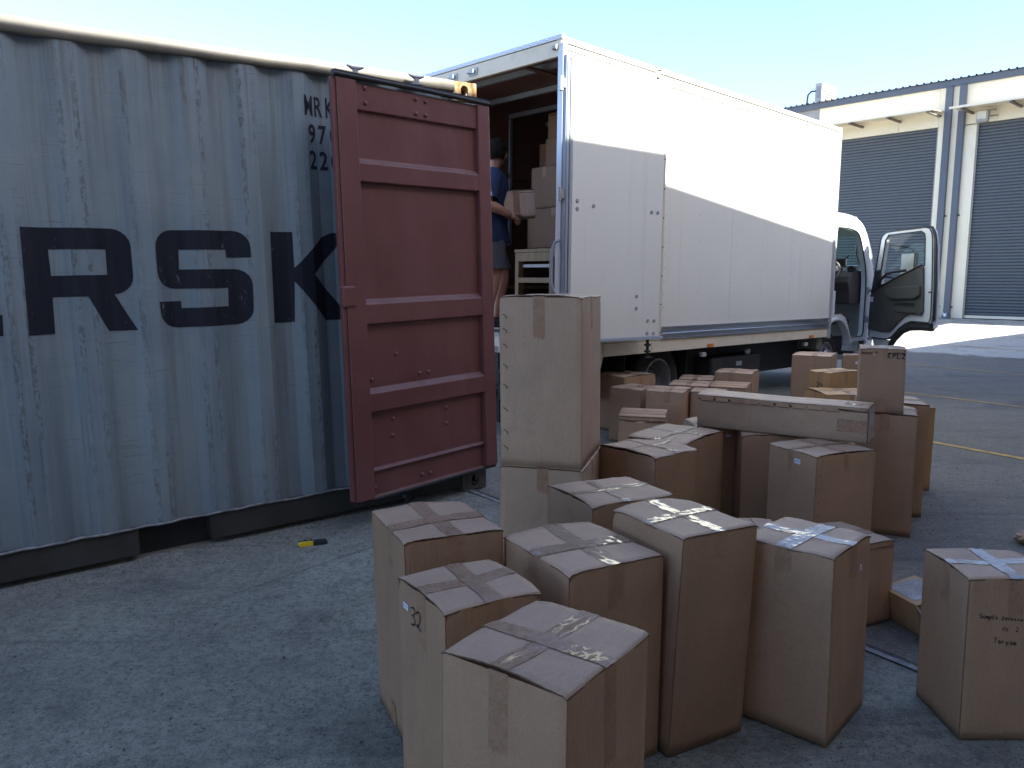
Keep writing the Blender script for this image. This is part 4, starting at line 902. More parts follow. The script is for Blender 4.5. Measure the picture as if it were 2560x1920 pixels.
    # mirror standing outside the door, seen through its glass
    mi = MB().box(0.12, 0.43, *yy(-0.36, -0.30), 1.46, 1.84).build('door_mirror', DARKPL, cd_, bevel=0.03, seg=3)
    MB().box(0.145, 0.405, *yy(-0.299, -0.292), 1.485, 1.815).build('mirror_face', pm('mirror_beige', (0.52, 0.46, 0.37), 0.25), mi, bevel=0.02)
    MB().box(0.16, 0.39, *yy(-0.34, -0.30), 1.30, 1.44).build('lower_mirror', RIMGREY, mi, bevel=0.02)
    MB().tube([(0.06, -0.05 * sg, 1.52), (0.20, -0.30 * sg, 1.46), (0.30, -0.33 * sg, 1.48)], 0.012, 6).tube([(0.12, -0.05 * sg, 1.95), (0.25, -0.33 * sg, 1.90), (0.35, -0.33 * sg, 1.85)], 0.012, 6).build('mirror_arm', DARKPL, mi)
truck()

# ================================================================ WAREHOUSE ACROSS THE YARD
def warehouse():
    t = empty('warehouse', M_WH, 'cream and slate blue warehouse with tall roller doors across the yard', 'warehouse')
    XL, XR = -12.0, 14.0
    D1 = (-7.9, -0.182, 5.56); D2 = (0.86, 8.4, 5.53)
    cr = 'wall_panel'
    def wp(x0, x1, z0, z1, y0=0.0, mat=WH_CREAM, name=cr): return MB().box(x0, x1, y0, y0 + 0.15, z0, z1).build(name, mat, t, bevel=0.006, seg=1)
    wp(-3.868, -1.318, D1[2], 6.66); wp(-1.312, -0.192, D1[2], 6.66); wp(-0.188, 0.003, D1[2], 6.66)
    wp(-0.178, 0.003, 0.0, D1[2] - 0.004); wp(0.006, 0.535, 0.0, 5.50); wp(0.006, 0.535, 5.504, 6.66)
    wp(0.538, 0.80, 0.0, 5.50); wp(0.803, 0.855, -0.0, 5.50, -0.02, name='door_jamb')
    wp(0.538, 2.6, 5.53, 6.66); wp(2.604, 5.2, 5.53, 6.66); wp(5.204, 8.5, 5.53, 6.66); wp(8.5, 14.0, 0.0, 6.66)
    wp(-12.0, -3.872, D1[2], 6.66, 0.02, WH_GREY); wp(-12.0, D1[0], 0.0, D1[2], 0.0)
    MB().box(XL, XR, 12.0, 12.15, 0, 6.6).box(XL, XL + .1, 0.15, 12.0, 0, 6.6).box(XR - .1, XR, 0.15, 12.0, 0, 6.6).build('rear_wall', WH_CREAM, t)
    MB().box(XL, XR, -0.06, 0.0, 6.635, 6.83).build('fascia', WH_BLUE, t, bevel=0.01)
    # ribbed roof sheet, its rib ends showing above the fascia
    rise = 0.045; mb = MB(); xs = []; x = XL
    while x < XR:
        xs += [(x, 0.0), (x + 0.135, 0.0), (x + 0.150, 0.035), (x + 0.185, 0.035), (x + 0.20, 0.0)]; x += 0.2
    vs = [(a, yv, 6.835 + h + rise * (yv + 0.1)) for yv in (-0.11, 12.2) for a, h in xs]; k = len(xs)
    mb.add(vs, [(i, i + 1, k + i + 1, k + i) for i in range(k - 1)]); mb.add([(a, b, c - 0.012) for a, b, c in vs], [(i, i + 1, k + i + 1, k + i) for i in range(k - 1)])
    mb.build('roof_sheet', WH_BLUE, t)
    # rainwater pipes with their brackets
    for a, b in ((-0.008, 0.178), (0.36, 0.535)):
        dp = MB().box(a, b, -0.115, -0.001, 0.10, 6.63).build('downpipe', WH_BLUE, t, bevel=0.012)
        MB().box(a - 0.01, b + 0.01, -0.16, -0.0, -0.02, 0.10).build('pipe_shoe', WH_BLUE, dp, bevel=0.01)
        for z in (0.34, 2.98):
            MB().box(b, b + 0.045, -0.05, -0.001, z - 0.018, z + 0.018).build('pipe_bracket', BLACK, dp)
    MB().plate([(0.40, 0.05), (0.46, 0.05), (0.49, 0.16), (0.44, 0.13), (0.385, 0.17)], [], -0.166, -0.1605, 'y').build('torn_sticker', LBL, t)
    MB().box(-0.03, 0.135, -0.125, -0.1152, 1.80, 1.90).build('small_sign', LBL, t); MB().box(0.005, 0.10, -0.1275, -0.1255, 1.83, 1.87).build('sign_text_bar', WH_GREY, t)
    # roller shutters, slat by slat
    for i, (a, b, h) in enumerate((D1, D2)):
        n = 61; z0 = 0.10; ph = (h - z0) / n
        prof = [(0.10, 0.0), (0.085, ph * 0.12), (0.070, ph * 0.35), (0.072, ph * 0.60), (0.088, ph * 0.85), (0.10, ph * 0.97)]
        mb = MB(); vs = [(x, y, z) for y, z in prof for x in (a, b)] + [(x, y + 0.01, z) for y, z in prof for x in (a, b)]; m = len(prof) * 2
        fs = [(2 * j, 2 * j + 1, 2 * j + 3, 2 * j + 2) for j in range(len(prof) - 1)]; fs += [tuple(q + m for q in f) for f in fs]
        mb.add(vs, fs, True)
        sh = empty('roller_door', Matrix.Identity(4)); sh.parent = t; sh.matrix_local = Matrix.Identity(4)
        s0 = mb.build('slat', WH_ROLL, sh); s0.location = (0, 0, z0)
        for k in range(1, n): twin(s0, sh, (0, 0, z0 + ph * k))
        MB().box(a, b, 0.06, 0.12, 0.02, 0.098).build('bottom_bar', WH_CREAM if i else WH_ROLL, sh)
        MB().box(a - 0.02, b + 0.02, 0.125, 0.14, 0.0, h + 0.1).build('door_backing', BLACK, sh)
        for xx in (a - 0.0, b - 0.03): MB().box(xx, xx + 0.03, 0.02, 0.07, 0.0, h - 0.002).build('guide_rail', WH_GREY, sh)
    # awnings
    for i, (a, b, z, xs_) in enumerate(((-6.2, -0.06, 5.88, (-5.5, -4.4, -3.3, -2.42, -1.28, -0.16)), (0.42, 8.6, 5.84, (0.72, 1.92, 3.1, 4.3)))):
        aw = empty('awning', Matrix.Identity(4)); aw.parent = t; aw.matrix_local = Matrix.Identity(4)
        up = 0.03
        mb = MB(); x = a; xs = []
        while x < b: xs += [(x, 0), (x + 0.038, 0), (x + 0.052, 0.016), (x + 0.07, 0.016), (x + 0.076, 0.0)]; x += 0.076
        vs = [(p, y, z + h + (0.02 if y < -.5 else 0.09)) for y in (-0.96, -0.002) for p, h in xs]; k = len(xs)
        mb.add(vs, [(j, j + 1, k + j + 1, k + j) for j in range(k - 1)]); mb.add([(p, q, r_ - 0.006) for p, q, r_ in vs], [(j, j + 1, k + j + 1, k + j) for j in range(k - 1)])
        mb.build('awning_sheet', WH_CREAM, aw)
        MB().box(a, b, -0.975, -0.962, z - 0.01, z + 0.05).build('awning_edge', WH_CREAM, aw)
        b0 = None
        for x in xs_:
            if b0 is None:
                b0 = MB().box(-0.035, 0.035, -0.95, -0.002, -0.055, 0.012).build('awning_bracket', BRKT, aw, bevel=0.006); b0.location = (x, 0, z)
            else: twin(b0, aw, (x, 0, z))
    # floodlight
    fl = MB().plate([(0.92, 5.49), (1.22, 5.47), (1.24, 5.80), (0.93, 5.82)], [], -0.36, -0.22, 'y').build('floodlight', WH_GREY, t, bevel=0.02)
    MB().plate([(0.95, 5.57), (1.17, 5.56), (1.18, 5.78), (0.95, 5.79)], [], -0.368, -0.361, 'y').build('lens', pm('floodlight_lens', (0.62, 0.60, 0.48), 0.2), fl)
    MB().tube([(1.26, -0.3, 5.62), (1.36, -0.1, 5.66), (1.36, 0, 5.66)], 0.018, 6).tube([(1.24, -0.3, 5.78), (1.30, -0.15, 5.82), (1.30, 0, 5.82)], 0.012, 6).build('lamp_bracket', WH_GREY, fl)
    # plinth
    MB().box(-12, 14, -0.10, -0.001, -0.30, -0.006).build('plinth', pm('shaded_concrete_plinth', (0.26, 0.22, 0.18), 0.8), t)
    # rooftop air conditioning unit
    ac = empty('air_conditioner', M_WH @ Matrix.Translation((-4.35, 0.95, 6.88)) @ Matrix.Rotation(R(90), 4, 'Z'), 'white rooftop air conditioning unit above the slate blue roof edge', 'air conditioner')
    MB().box(-0.52, 0.46, -0.30, -0.06, 0.12, 0.70).box(-0.52, -0.44, -0.28, -0.08, 0.0, 0.12).box(0.38, 0.46, -0.28, -0.08, 0.0, 0.12).build('casing', pm('white_ac_casing', (0.42, 0.42, 0.40), 0.4, var=.03), ac, bevel=0.01)
    MB().box(-0.526, -0.521, -0.26, -0.12, 0.22, 0.60).build('side_coil', WH_GREY, ac)
    g = pm('grey_ac_grille', (0.045, 0.047, 0.05), 0.6); g0 = None
    for i in range(5):
        for j in range(6):
            if g0 is None: g0 = MB().box(0, 0.10, -0.306, -0.301, 0, 0.050).build('vent_slot', g, ac); g0.location = (-0.32, 0, 0.17)
            else: twin(g0, ac, (-0.32 + i * 0.145, 0, 0.17 + j * 0.085))
    MB().tube([(-0.53, -0.08, 0.45), (-0.56, 0.05, 0.46), (-0.56, 0.16, 0.36), (-0.56, 0.20, 0.0)], 0.028, 8).build('hose', DARKPL, ac)
warehouse()

# the building on the camera's side of the yard; its roof line casts the yard's shade
def shade_building():
    t = empty('warehouse', M_TR @ Matrix.Translation((0, -6.2, 0)), 'warehouse on the near side of the yard, behind the photographer, whose roof shades the boxes', 'warehouse')
    m = pm('brown_brick_cladding', (0.33, 0.215, 0.135), 0.8, var=0.12, scale=1.0)
    prof = [(-16, 0), (-16, 11.5), (-5.6, 11.5), (-5.6, 7.32), (-4.63, 7.224), (-3.18, 7.112), (-0.85, 6.902), (0.60, 6.79), (0.62, 7.395), (2.374, 7.209), (6.062, 6.835), (13.2, 6.175), (16.2, 5.893), (18.1, 5.603), (30, 3.9), (30, 0)]  # roofline fitted to the shadow edges; tall left end added to dim sidelight
    MB().plate(prof, [], -0.25, 0.0, 'y').build('wall', m, t)
    for a, b, h in ((-12, -7, 4.2), (10, 14, 3.4)):
        MB().box(a, b, 0.003, 0.02, 0, h).build('door', WH_ROLL, t)
    MB().box(-16, 30, -9, -0.25, 3.4, 3.5).build('roof', WH_BLUE, t)
    MB().box(-16, 30, -9.2, -9, 0, 3.6).build('wall', m, t)
shade_building()

# ================================================================ CARTONS
def stroke_mesh(strokes, wd, place, parent, name='handwriting', mat=None):
    """strokes: polylines in 2D; place(u,v)->3D point on the carton side"""
    mb = MB()
    for st in strokes:
        pts = [Vector(p) for p in st]; L_, R_ = [], []
        for i, p in enumerate(pts):
            d = (pts[min(i + 1, len(pts) - 1)] - pts[max(i - 1, 0)]); d = d.normalized() if d.length else Vector((1, 0)); n = Vector((-d.y, d.x)) * wd / 2 * (0.75 + 0.5 * random.random())
            L_.append(place(*(p + n))); R_.append(place(*(p - n)))
        k = len(pts); mb.add(L_ + R_, [(i, i + 1, k + i + 1, k + i) for i in range(k - 1)])
    return mb.build(name, mat or INK, parent)
GL = {'3': [[(0, .95), (.25, 1.0), (.45, .92), (.45, .75), (.3, .62), (.12, .52), (.3, .5), (.45, .35), (.42, .12), (.2, 0), (.0, .04)]],
      '2': [[(.02, .8), (.15, .97), (.35, .98), (.46, .8), (.42, .55), (.3, .3), (.08, .06), (.0, .14), (.15, .2), (.35, .06), (.55, .0)]],
      '4': [[(.1, 1), (.05, .5), (.5, .5)], [(.42, .8), (.40, 0)]], 'C': [[(.5, .95), (.2, .8), (.05, .5), (.25, .12), (.5, .08)]],
      'P': [[(.08, 0), (.06, .95)], [(.06, .9), (.45, .85), (.5, .6), (.1, .48)]], 'L': [[(.1, 1), (.08, .03), (.55, .03)]],
      'z': [[(.05, .75), (.5, .8), (.1, .3), (.55, .25)], [(.0, .5), (.6, .55)]], 'S': [[(.45, .85), (.28, 1), (.05, .8), (.2, .55), (.45, .35), (.3, .05), (.0, .1)]],
      'a': [[(.42, .55), (.2, .6), (.05, .3), (.2, .02), (.4, .2), (.42, .55), (.46, .02)]], 'm': [[(.02, 0), (.05, .6), (.05, .45), (.22, .6), (.26, .02), (.28, .45), (.45, .6), (.5, 0)]],
      'p': [[(.05, -.4), (.08, .6), (.3, .62), (.42, .35), (.25, .05), (.08, .1)]], 'l': [[(.15, 1), (.12, .05), (.25, 0)]], 'e': [[(.05, .3), (.42, .35), (.3, .62), (.08, .45), (.1, .1), (.42, .05)]],
      'i': [[(.2, .6), (.2, 0)], [(.2, .8), (.21, .85)]], 'n': [[(.05, 0), (.07, .6), (.07, .45), (.3, .6), (.4, .4), (.42, 0)]], 'v': [[(.02, .6), (.2, 0), (.42, .6)]], 'o': [[(.2, .6), (.03, .3), (.2, 0), (.42, .3), (.2, .6)]],
      'c': [[(.42, .5), (.2, .6), (.05, .3), (.2, .0), (.42, .08)]], 'N': [[(.02, 0), (.05, .8), (.42, .05), (.45, .85)]], 'O': [[(.2, .7), (.02, .35), (.2, 0), (.45, .35), (.2, .7)]], '.': [[(.2, 0), (.26, .06)]],
      'T': [[(.0, .95), (.5, 1)], [(.25, .97), (.22, 0)]], 'r': [[(.08, 0), (.1, .6), (.1, .4), (.3, .6), (.4, .55)]], 'y': [[(.05, .6), (.2, .15)], [(.42, .6), (.15, -.4)]], 'I': [[(.2, .8), (.2, 0)], [(.05, .8), (.35, .8)], [(.05, 0), (.35, 0)]], ' ': []}
def write(txt, u0, v0, h, place, parent, wd, sp=0.72, vertical=False):
    st = []; u = 0
    for ch in txt:
        for s_ in GL[ch]: st.append([(u0 + (u + a) * h * 1.0, v0 + b * h) for a, b in s_])
        u += sp
    return stroke_mesh(st, wd, place, parent)

class Carton:
    def __init__(s, name, x, y, yaw, w, d, h, tx, ty, z0, label, seam='y', mat=None, tape=TAPE, tw=0.05, cross=True, lift=1.0, group=None, drops=0.09, slits=True, tape_on=True, flaps4=False, bottom_tape=False, cat='cardboard box'):
        s.w, s.d, s.h, s.seam = w, d, h, seam; mat = mat or CARD
        rnd = random.Random(hash((round(x, 3), round(y, 3))) & 0xffff); s.rnd = rnd
        M = Matrix.Translation((x, y, z0)) @ Matrix.Rotation(yaw, 4, 'Z')
        c, sn = math.cos(yaw), math.sin(yaw); s.sx = tx * c + ty * sn; s.sy = -tx * sn + ty * c
        s.root = empty(name, M, label, cat, group)
        s.bul = [rnd.uniform(-0.002, 0.007) * (h / 0.6) for _ in range(4)]
        s.ph = [rnd.uniform(0, 6.28) for _ in range(8)]; s.lift = lift; s.crush = [rnd.choice((0, 0.002, 0.004, 0.009)) for _ in range(4)]
        root = s.root; r = 0.005
        # body
        nu, nz = 7, 18
        def ring(z):
            pts = []
            for side in range(4):
                for i in range(nu):
                    u = i / nu; pts.append(s.side(side, r_(u), z))
            return pts
        def r_(u): return u
        zs = [h * j / nz for j in range(nz)] + [h - 0.022, h - 0.011, h]
        nz += 2
        mb = MB(); per = None
        for z in zs:
            pts = []
            for side in range(4):
                L = (w, d, w, d)[side]; us = [r / L * 0.3, r / L] + [i / 12 for i in range(1, 12)] + [1 - r / L, 1 - r / L * 0.3]
                for u in us: pts.append(s.side(side, u, z, r))
            mb.v += pts; per = len(pts)
        for j in range(nz):
            for i in range(per):
                mb.f.append((j * per + i, j * per + (i + 1) % per, (j + 1) * per + (i + 1) % per, (j + 1) * per + i)); mb.sm.append(True)
        mb.f.append(tuple(reversed(range(per)))); mb.sm.append(False)
        # inner minor flaps, just below the rim
        o = len(mb.v)
        z_ = h - 0.006
        mb.v += [s.sh(0.004, 0.004, z_), s.sh(w - 0.004, 0.004, z_), s.sh(w - 0.004, d - 0.004, z_), s.sh(0.004, d - 0.004, z_)]
        mb.f.append((o, o + 1, o + 2, o + 3)); mb.sm.append(False)
        body = mb.build('carton_body', mat, root); s.body = body
        # knife-like slits where the maker's joint is stitched
        if slits:
            sd = rnd.choice((0, 3)) if slits is True else slits - 1
            m2 = MB(); L = (w, d, w, d)[sd]; inset = 0.030 / L if rnd.random() < .6 else 1 - 0.030 / L
            if slits is not True: inset = 0.05
            z = 0.06
            while z < h - 0.05:
                a = s.side(sd, inset - 0.008 / L, z, 0, 0.0012); b = s.side(sd, inset + 0.008 / L, z - 0.004, 0, 0.0012); e = s.side(sd, inset + 0.007 / L, z - 0.009, 0, 0.0012)
                m2.add([a, b, e], [(0, 1, 2)]); z += 0.062 + rnd.uniform(-.004, .004)
            q = m2.build('joint_stitch', pm_slit, body); q['kind'] = 'stuff'
        # major flaps
        if not flaps4:
            for half in (0, 1):
                def fn(u, v, half=half):
                    if seam == 'y':   # flaps hinged on x=0 and x=w, seam along y
                        x_ = (u * (w / 2 - 0.001)) if half == 0 else (w / 2 + 0.001 + u * (w / 2 - 0.001)); y_ = -0.001 + v * (d + 0.002)
                    else:
                        y_ = (v * (d / 2 - 0.001)) if half == 0 else (d / 2 + 0.001 + v * (d / 2 - 0.001)); x_ = -0.001 + u * (w + 0.002)
                    p = s.top(x_, y_); return p
                fl = grid_mesh('top_flap', fn, 14, 14, mat if mat in (CARD_O, CARD_SHADE, CARD_L, CARD_P) else (CARD_FY if seam == 'y' else CARD_FX), root, thick=0.0038)
                fl.data.materials.append(FLUTE)
                for pg in fl.data.polygons:
                    if abs(pg.normal.z) < 0.35: pg.material_index = 1
        else:
            # several narrow folded flaps, edges showing as stacked sheets
            n = 4
            for k in range(n):
                def fn(u, v, k=k):
                    y_ = d * (k + v * 0.93) / n; x_ = -0.001 + u * (w + 0.002)
                    return s.sh(x_, y_, h + 0.004 + 0.013 * math.sin(math.pi * (k + 0.5) / n) + 0.006 * v)
                grid_mesh('top_flap', fn, 6, 3, mat, root, thick=0.004)
        if tape_on:
            e = 0.0012
            def strip(axis, cen, width, e, nm='tape', ends=(0.0, 1.0), skew=0.0):
                def fn(u, v):
                    if axis == 'x': x_ = -0.003 + (w + 0.006) * u; y_ = cen * d + (v - 0.5) * width + skew * (u - .5)
                    else: y_ = -0.003 + (d + 0.006) * u; x_ = cen * w + (v - 0.5) * width + skew * (u - .5)
                    p = s.top(x_, y_); zz = (h + 0.020) if flaps4 else p[2]
                    return (p[0], p[1], zz + e + 0.0006 * math.sin(31 * u + 9 * v + s.ph[4]) * math.sin(13 * u + s.ph[5]))
                a = grid_mesh(nm, fn, 40, 6, tape, root)
                for end in (0, 1):
                    dl = drops * rnd.uniform(0.75, 1.4)
                    sd = ({'x': (3, 1), 'y': (0, 2)}[axis])[end]; L = (w, d, w, d)[sd]
                    def fd(u, v, sd=sd, L=L, end=end, dl=dl):
                        cc = cen + (skew * (-0.5 if end == 0 else 0.5)) / (d if axis == 'x' else w)
                        off = (u - 0.5) * width / L
                        uu = {0: cc + off, 1: cc + off, 2: 1 - cc - off, 3: 1 - cc - off}[sd]
                        rag = 0.006 * math.sin(u * 19 + s.ph[end]) + 0.010 * (u - .5) * math.sin(s.ph[2 + end])
                        return s.side(sd, uu, h + 0.004 - v * (dl + rag), 0, 0.0004)
                    grid_mesh(nm + '_end', fd, 10, 8, TAPE_S, root)
            if seam == 'y':
                strip('y', 0.5, tw, e, skew=rnd.uniform(-.022, .022));
                if cross: strip('x', rnd.uniform(.42, .56), tw, e * 2, skew=rnd.uniform(-.03, .03))
            else:
                strip('x', 0.5, tw, e, skew=rnd.uniform(-.022, .022))
                if cross: strip('y', rnd.uniform(.42, .56), tw, e * 2, skew=rnd.uniform(-.03, .03))
            if bottom_tape:
                for sd in (0, 3):
                    L = (w, d, w, d)[sd]
                    grid_mesh('bottom_tape', lambda u, v, sd=sd, L=L: s.side(sd, 0.5 + (u - .5) * tw / L, 0.01 + v * 0.07, 0, 0.002), 3, 4, TAPE_S, root)
    def sh(s, x, y, z): return (x + s.sx * z, y + s.sy * z, z)
    def side(s, sd, u, z, r=0, out=0.0):
        """point on side sd (0 front y=0, 1 right x=w, 2 back y=d, 3 left x=0), u runs counter-clockwise"""
        w, d, h = s.w, s.d, s.h; u_ = min(max(u, 0), 1)
        b = s.bul[sd] * math.sin(math.pi * u_) * math.sin(math.pi * min(max(z / h, 0), 1)) + 0.0012 * math.sin(5 * u_ * 3.1 + s.ph[sd]) * math.sin(math.pi * u_) * math.sin(7 * z / h + s.ph[sd + 4])
        b += out
        k = 0.0
        if r:
            L = (w, d, w, d)[sd]; e = min(u_, 1 - u_) * L
            if e < r: k = (r - e) * 0.55
        cz = max(0.0, 1 - (h - z) / 0.035) if z < h else 1.0
        cu = min(u_, 1 - u_) * (w, d, w, d)[sd]
        ci = sd if u_ < 0.5 else (sd + 1) % 4
        cr_ = max(0.0, 1 - cu / 0.04) * cz * s.crush[ci]
        b -= cr_ * 0.7; z = z - cr_ * 0.6
        if sd == 0: p = (u * w, -b + k)
        elif sd == 1: p = (w + b - k, u * d)
        elif sd == 2: p = (w - u * w, d + b - k)
        else: p = (-b + k, d - u * d)
        return s.sh(p[0], p[1], z)
    def top(s, x, y):
        w, d, h = s.w, s.d, s.h
        if s.seam == 'y': t = 1 - abs(x / w - 0.5) * 2; q = y / d
        else: t = 1 - abs(y / d - 0.5) * 2; q = x / w
        t = max(0, min(1, t)); q = min(max(q, 0), 1)
        z = h + 0.0045 + s.lift * (0.004 * math.sin(1.6 * t + 0.2) * (0.5 + 0.5 * math.sin(s.ph[0] + 2.2 * q)) + 0.0035 * t * abs(2 * q - 1) ** 3 + 0.0016 * math.sin(9 * q + s.ph[1] + 4 * t))
        z -= 0.0045 * max(0, 1 - t * 14)      # rounded hinge
        for ci, (cx_, cy_) in enumerate(((0, 0), (w, 0), (w, d), (0, d))):
            z -= s.crush[ci] * 0.8 * max(0, 1 - math.hypot(x - cx_, y - cy_) / 0.05)
        z += 0.0016 * math.sin(23 * q + s.ph[3]) * (abs(2 * q - 1) ** 6)
        z += 0.0006 * math.sin(37 * t + s.ph[2]) 
        return s.sh(x, y, z)
    def sticker(s, sd, u, z, wd=0.038, ht=0.018, tilt=0.0):
        L = (s.w, s.d, s.w, s.d)[sd]
        def f(a, b): return s.side(sd, u + (a - .5) * wd / L, z + (b - .5) * ht + tilt * (a - .5) * wd, 0, 0.002)
        o = grid_mesh('sticker', f, 2, 1, LBL, s.root)
        st = []
        for i in range(5):
            a = .12 + i * .15; st.append([(a, .35), (a + .03, .65), (a + .07, .38 + .2 * (i % 2)), (a + .09, .62)])
        stroke_mesh(st, 0.03, lambda a, b: s.side(sd, u + (a - .5) * wd / L, z + (b - .5) * ht + tilt * (a - .5) * wd, 0, 0.0028), o, 'printed_text', LBLINK)
    def text(s, txt, sd, u, z, h, wd=0.0035, rot=0.0, sp=0.72):
        L = (s.w, s.d, s.w, s.d)[sd]; c, n = math.cos(rot), math.sin(rot)
        def f(a, b): a, b = a * c - b * n, a * n + b * c; return s.side(sd, u + a / L, z + b, 0, 0.0032)
        return write(txt, 0, 0, h, f, s.root, wd, sp)
pm_slit = pm('stitch_cut_edge', (0.12, 0.08, 0.055), 0.8)  # dark brown for stitch marks and tab slits
GY = 'cardboard boxes standing loose in the yard'
B = {
'b1': (0.112,1.437,0.934,0.346,0.325,0.618,0,0,-0.064), 'b2': (-0.148,1.828,0.557,0.282,0.282,0.618,-0.018,-0.003,-0.062),
'b3': (-0.292,2.209,0.439,0.319,0.354,0.658,-0.028,-0.005,-0.057), 'b4': (0.158,2.043,0.515,0.332,0.366,0.620,0,0,-0.048),
'b5': (0.472,2.178,0.487,0.290,0.346,0.667,0.031,-0.002,-0.037), 'b6': (0.953,2.212,0.838,0.322,0.277,0.585,-0.016,0.004,-0.024),
'b7': (1.259,2.930,0.458,0.330,0.259,0.339,-0.009,0.005,0), 'b8': (1.366,2.242,-0.016,0.276,0.268,0.505,-0.012,0.006,-0.010),
'b9': (0.289,2.719,0.467,0.355,0.327,0.599,0,0,-0.030), 'b10': (0.639,3.421,0.675,0.293,0.351,0.599,0,0,-0.008),
'b11': (0.831,3.690,0.913,0.452,0.313,0.601,0,0,0), 'b12': (1.210,4.044,-0.150,0.330,0.360,0.580,-0.012,0.004,0),
'b34': (1.02,4.26,0.02,0.215,0.33,0.575,0,0,0), 'b13': (1.396,3.527,0.426,0.376,0.308,0.580,0,0,0), 'b33': (0.930,2.943,0.034,0.20,0.330,0.360,0,0,-0.005),
'b14': (1.901,4.274,-0.445,0.300,0.360,0.666,-0.009,0.005,0), 'b15': (1.898,4.263,-0.364,0.223,0.230,0.350,-0.018,0.008,0.672),
'b16': (2.080,4.624,-0.267,0.360,0.360,0.669,0.008,-0.004,0), 'b17': (2.450,5.122,0.100,0.360,0.360,0.555,0.002,-0.001,0),
'b18': (1.027,7.147,0.743,0.463,0.401,0.515,0,0,0), 'b19': (1.087,6.574,0.831,0.359,0.321,0.471,0,0,0),
'b20': (0.782,5.693,-0.227,0.337,0.370,0.395,0,0,0), 'b21': (1.089,6.346,-0.409,0.305,0.377,0.501,0,0,0),
'b22': (1.464,6.399,-0.379,0.278,0.234,0.493,0,0,0), 'b23': (1.424,7.095,-0.358,0.343,0.399,0.458,0,0,0),
'b24': (1.649,7.724,-0.333,0.325,0.400,0.439,0,0,0), 'b25': (1.981,7.655,-0.458,0.356,0.424,0.516,0,0,0),
'b26': (1.763,7.010,-0.389,0.327,0.421,0.450,0,0,0), 'b27': (2.776,7.792,-0.495,0.370,0.488,0.679,0,0,0),
'b28': (3.644,8.636,-0.346,0.450,0.297,0.600,0,0,0), 'b29': (2.792,6.868,0.519,0.440,0.224,0.599,0,0,0),
'b30': (2.579,6.418,0.016,0.445,0.443,0.469,0,0,0), 'b31': (0.291,3.222,1.313,0.534,0.349,0.722,-0.016,-0.003,0.576),
'b32': (0.296,3.215,1.313,0.548,0.358,0.585,0,0,-0.010), 'long': (1.010,4.237,-0.556,0.855,0.223,0.172,-0.009,0.003,0.590)}
def C(k, label, **kw): return Carton('cardboard_box', *B[k], label, group=kw.pop('group', GY), **kw)
C('b1', 'nearest brown box, clear tape cross on top, dark gap under its front flap edge', seam='x', tw=0.050, lift=1.35, slits=False, drops=0.17)
c = C('b2', 'tall brown box with 32 written by marker beside a small white sticker', seam='x', tw=0.052, slits=False, drops=0.10); c.sticker(3, 0.20, 0.555, 0.036, 0.017, 0.0); c.text('32', 3, 0.33, 0.520, 0.048, 0.0042, 0.0, .62)
C('b3', 'leftmost brown box near the container door, shadowed gap in its top edge', seam='y', tw=0.055, lift=1.4, slits=False, bottom_tape=True)
C('b4', 'brown box with glaring crumpled tape on top, right behind the nearest box', seam='y', tw=0.058, tape=TAPE_G, slits=False)
c = C('b5', 'tallest front box, leaning, between the glaring tape box and the white-gleaming tape cross box', seam='y', tw=0.040, tape=TAPE_G, slits=2)
c = C('b6', 'brown box with white-gleaming tape cross and a small sticker on its right side', seam='y', tape=TAPE_W, tw=0.052, slits=False); c.sticker(0, 0.72, 0.50, 0.022, 0.020)
C('b7', 'low brown box half hidden behind the white-gleaming tape box', seam='y', slits=False)
c = C('b8', 'brown box cut by the right picture edge, with Sample Invoice written on it', seam='x', tape=TAPE_W, tw=0.045, slits=False)
c.text('Sample Invoice', 0, 0.13, 0.385, 0.0150, 0.0022, -0.07, .62); c.text('No. 2', 0, 0.38, 0.347, 0.0150, 0.0022, -0.06, .66); c.text('Taryam', 0, 0.30, 0.309, 0.0160, 0.0022, -0.10, .72)
C('b9', 'brown box with a gleaming tape strip, in front of the double stack', seam='x', tw=0.035, tape=TAPE_G, slits=False, lift=0.8)
C('b10', 'brown box touching the right side of the double stack, one flap edge sagging', seam='x', tw=0.03, lift=1.8, slits=False)
C('b11', 'wide brown box behind the sagging flap box, thin shiny tape cross on top', seam='y', tw=0.03, tape=TAPE_G, slits=False)
C('b12', 'dark shaded box under the middle of the long box, left of the stickered one', seam='y', slits=False)
c = C('b34', 'box wedged behind the wide box, under the very left end of the long box', slits=False); c.sticker(0, 0.80, 0.535, 0.028, 0.014)
c = C('b13', 'brown box with a blue-white sticker, under the right end of the long box', seam='y', tw=0.03, slits=1); c.sticker(3, 0.62, 0.535, 0.038, 0.024)
c = C('b33', 'low box seen as a thin sliver behind the leaning tallest box', slits=False, tape_on=False)
C('b14', 'tall dark brown box under the small box marked CPL', seam='y', slits=False)
c = C('b15', 'small upright box marked CPL on top of a tall dark box', seam='x', slits=False, drops=0.05, bottom_tape=True); c.text('CPL2', 0, 0.60, 0.300, 0.030, 0.0052, 0.0, .74)
C('b16', 'tall brown box right behind the one carrying the CPL box', slits=False)
C('b17', 'orange brown box at the rear right end of the group, beside the yellow line', mat=CARD_O, slits=False)
C('b18', 'wide box nearest the truck rear wheel, behind the box marked 22', slits=False)
c = C('b19', 'box with 22 written sideways and a small white sticker, right of the double stack', seam='y', tw=0.035, slits=False, mat=CARD); c.text('22', 0, 0.80, 0.27, 0.055, 0.004, 1.57, .9); c.sticker(0, 0.28, 0.36, 0.032, 0.026)
C('b20', 'small low box with folded flap edges, in front of the box marked 22', seam='x', flaps4=True, slits=1, cross=False)
C('b21', 'brown box immediately right of the box marked 22', seam='x', slits=False)
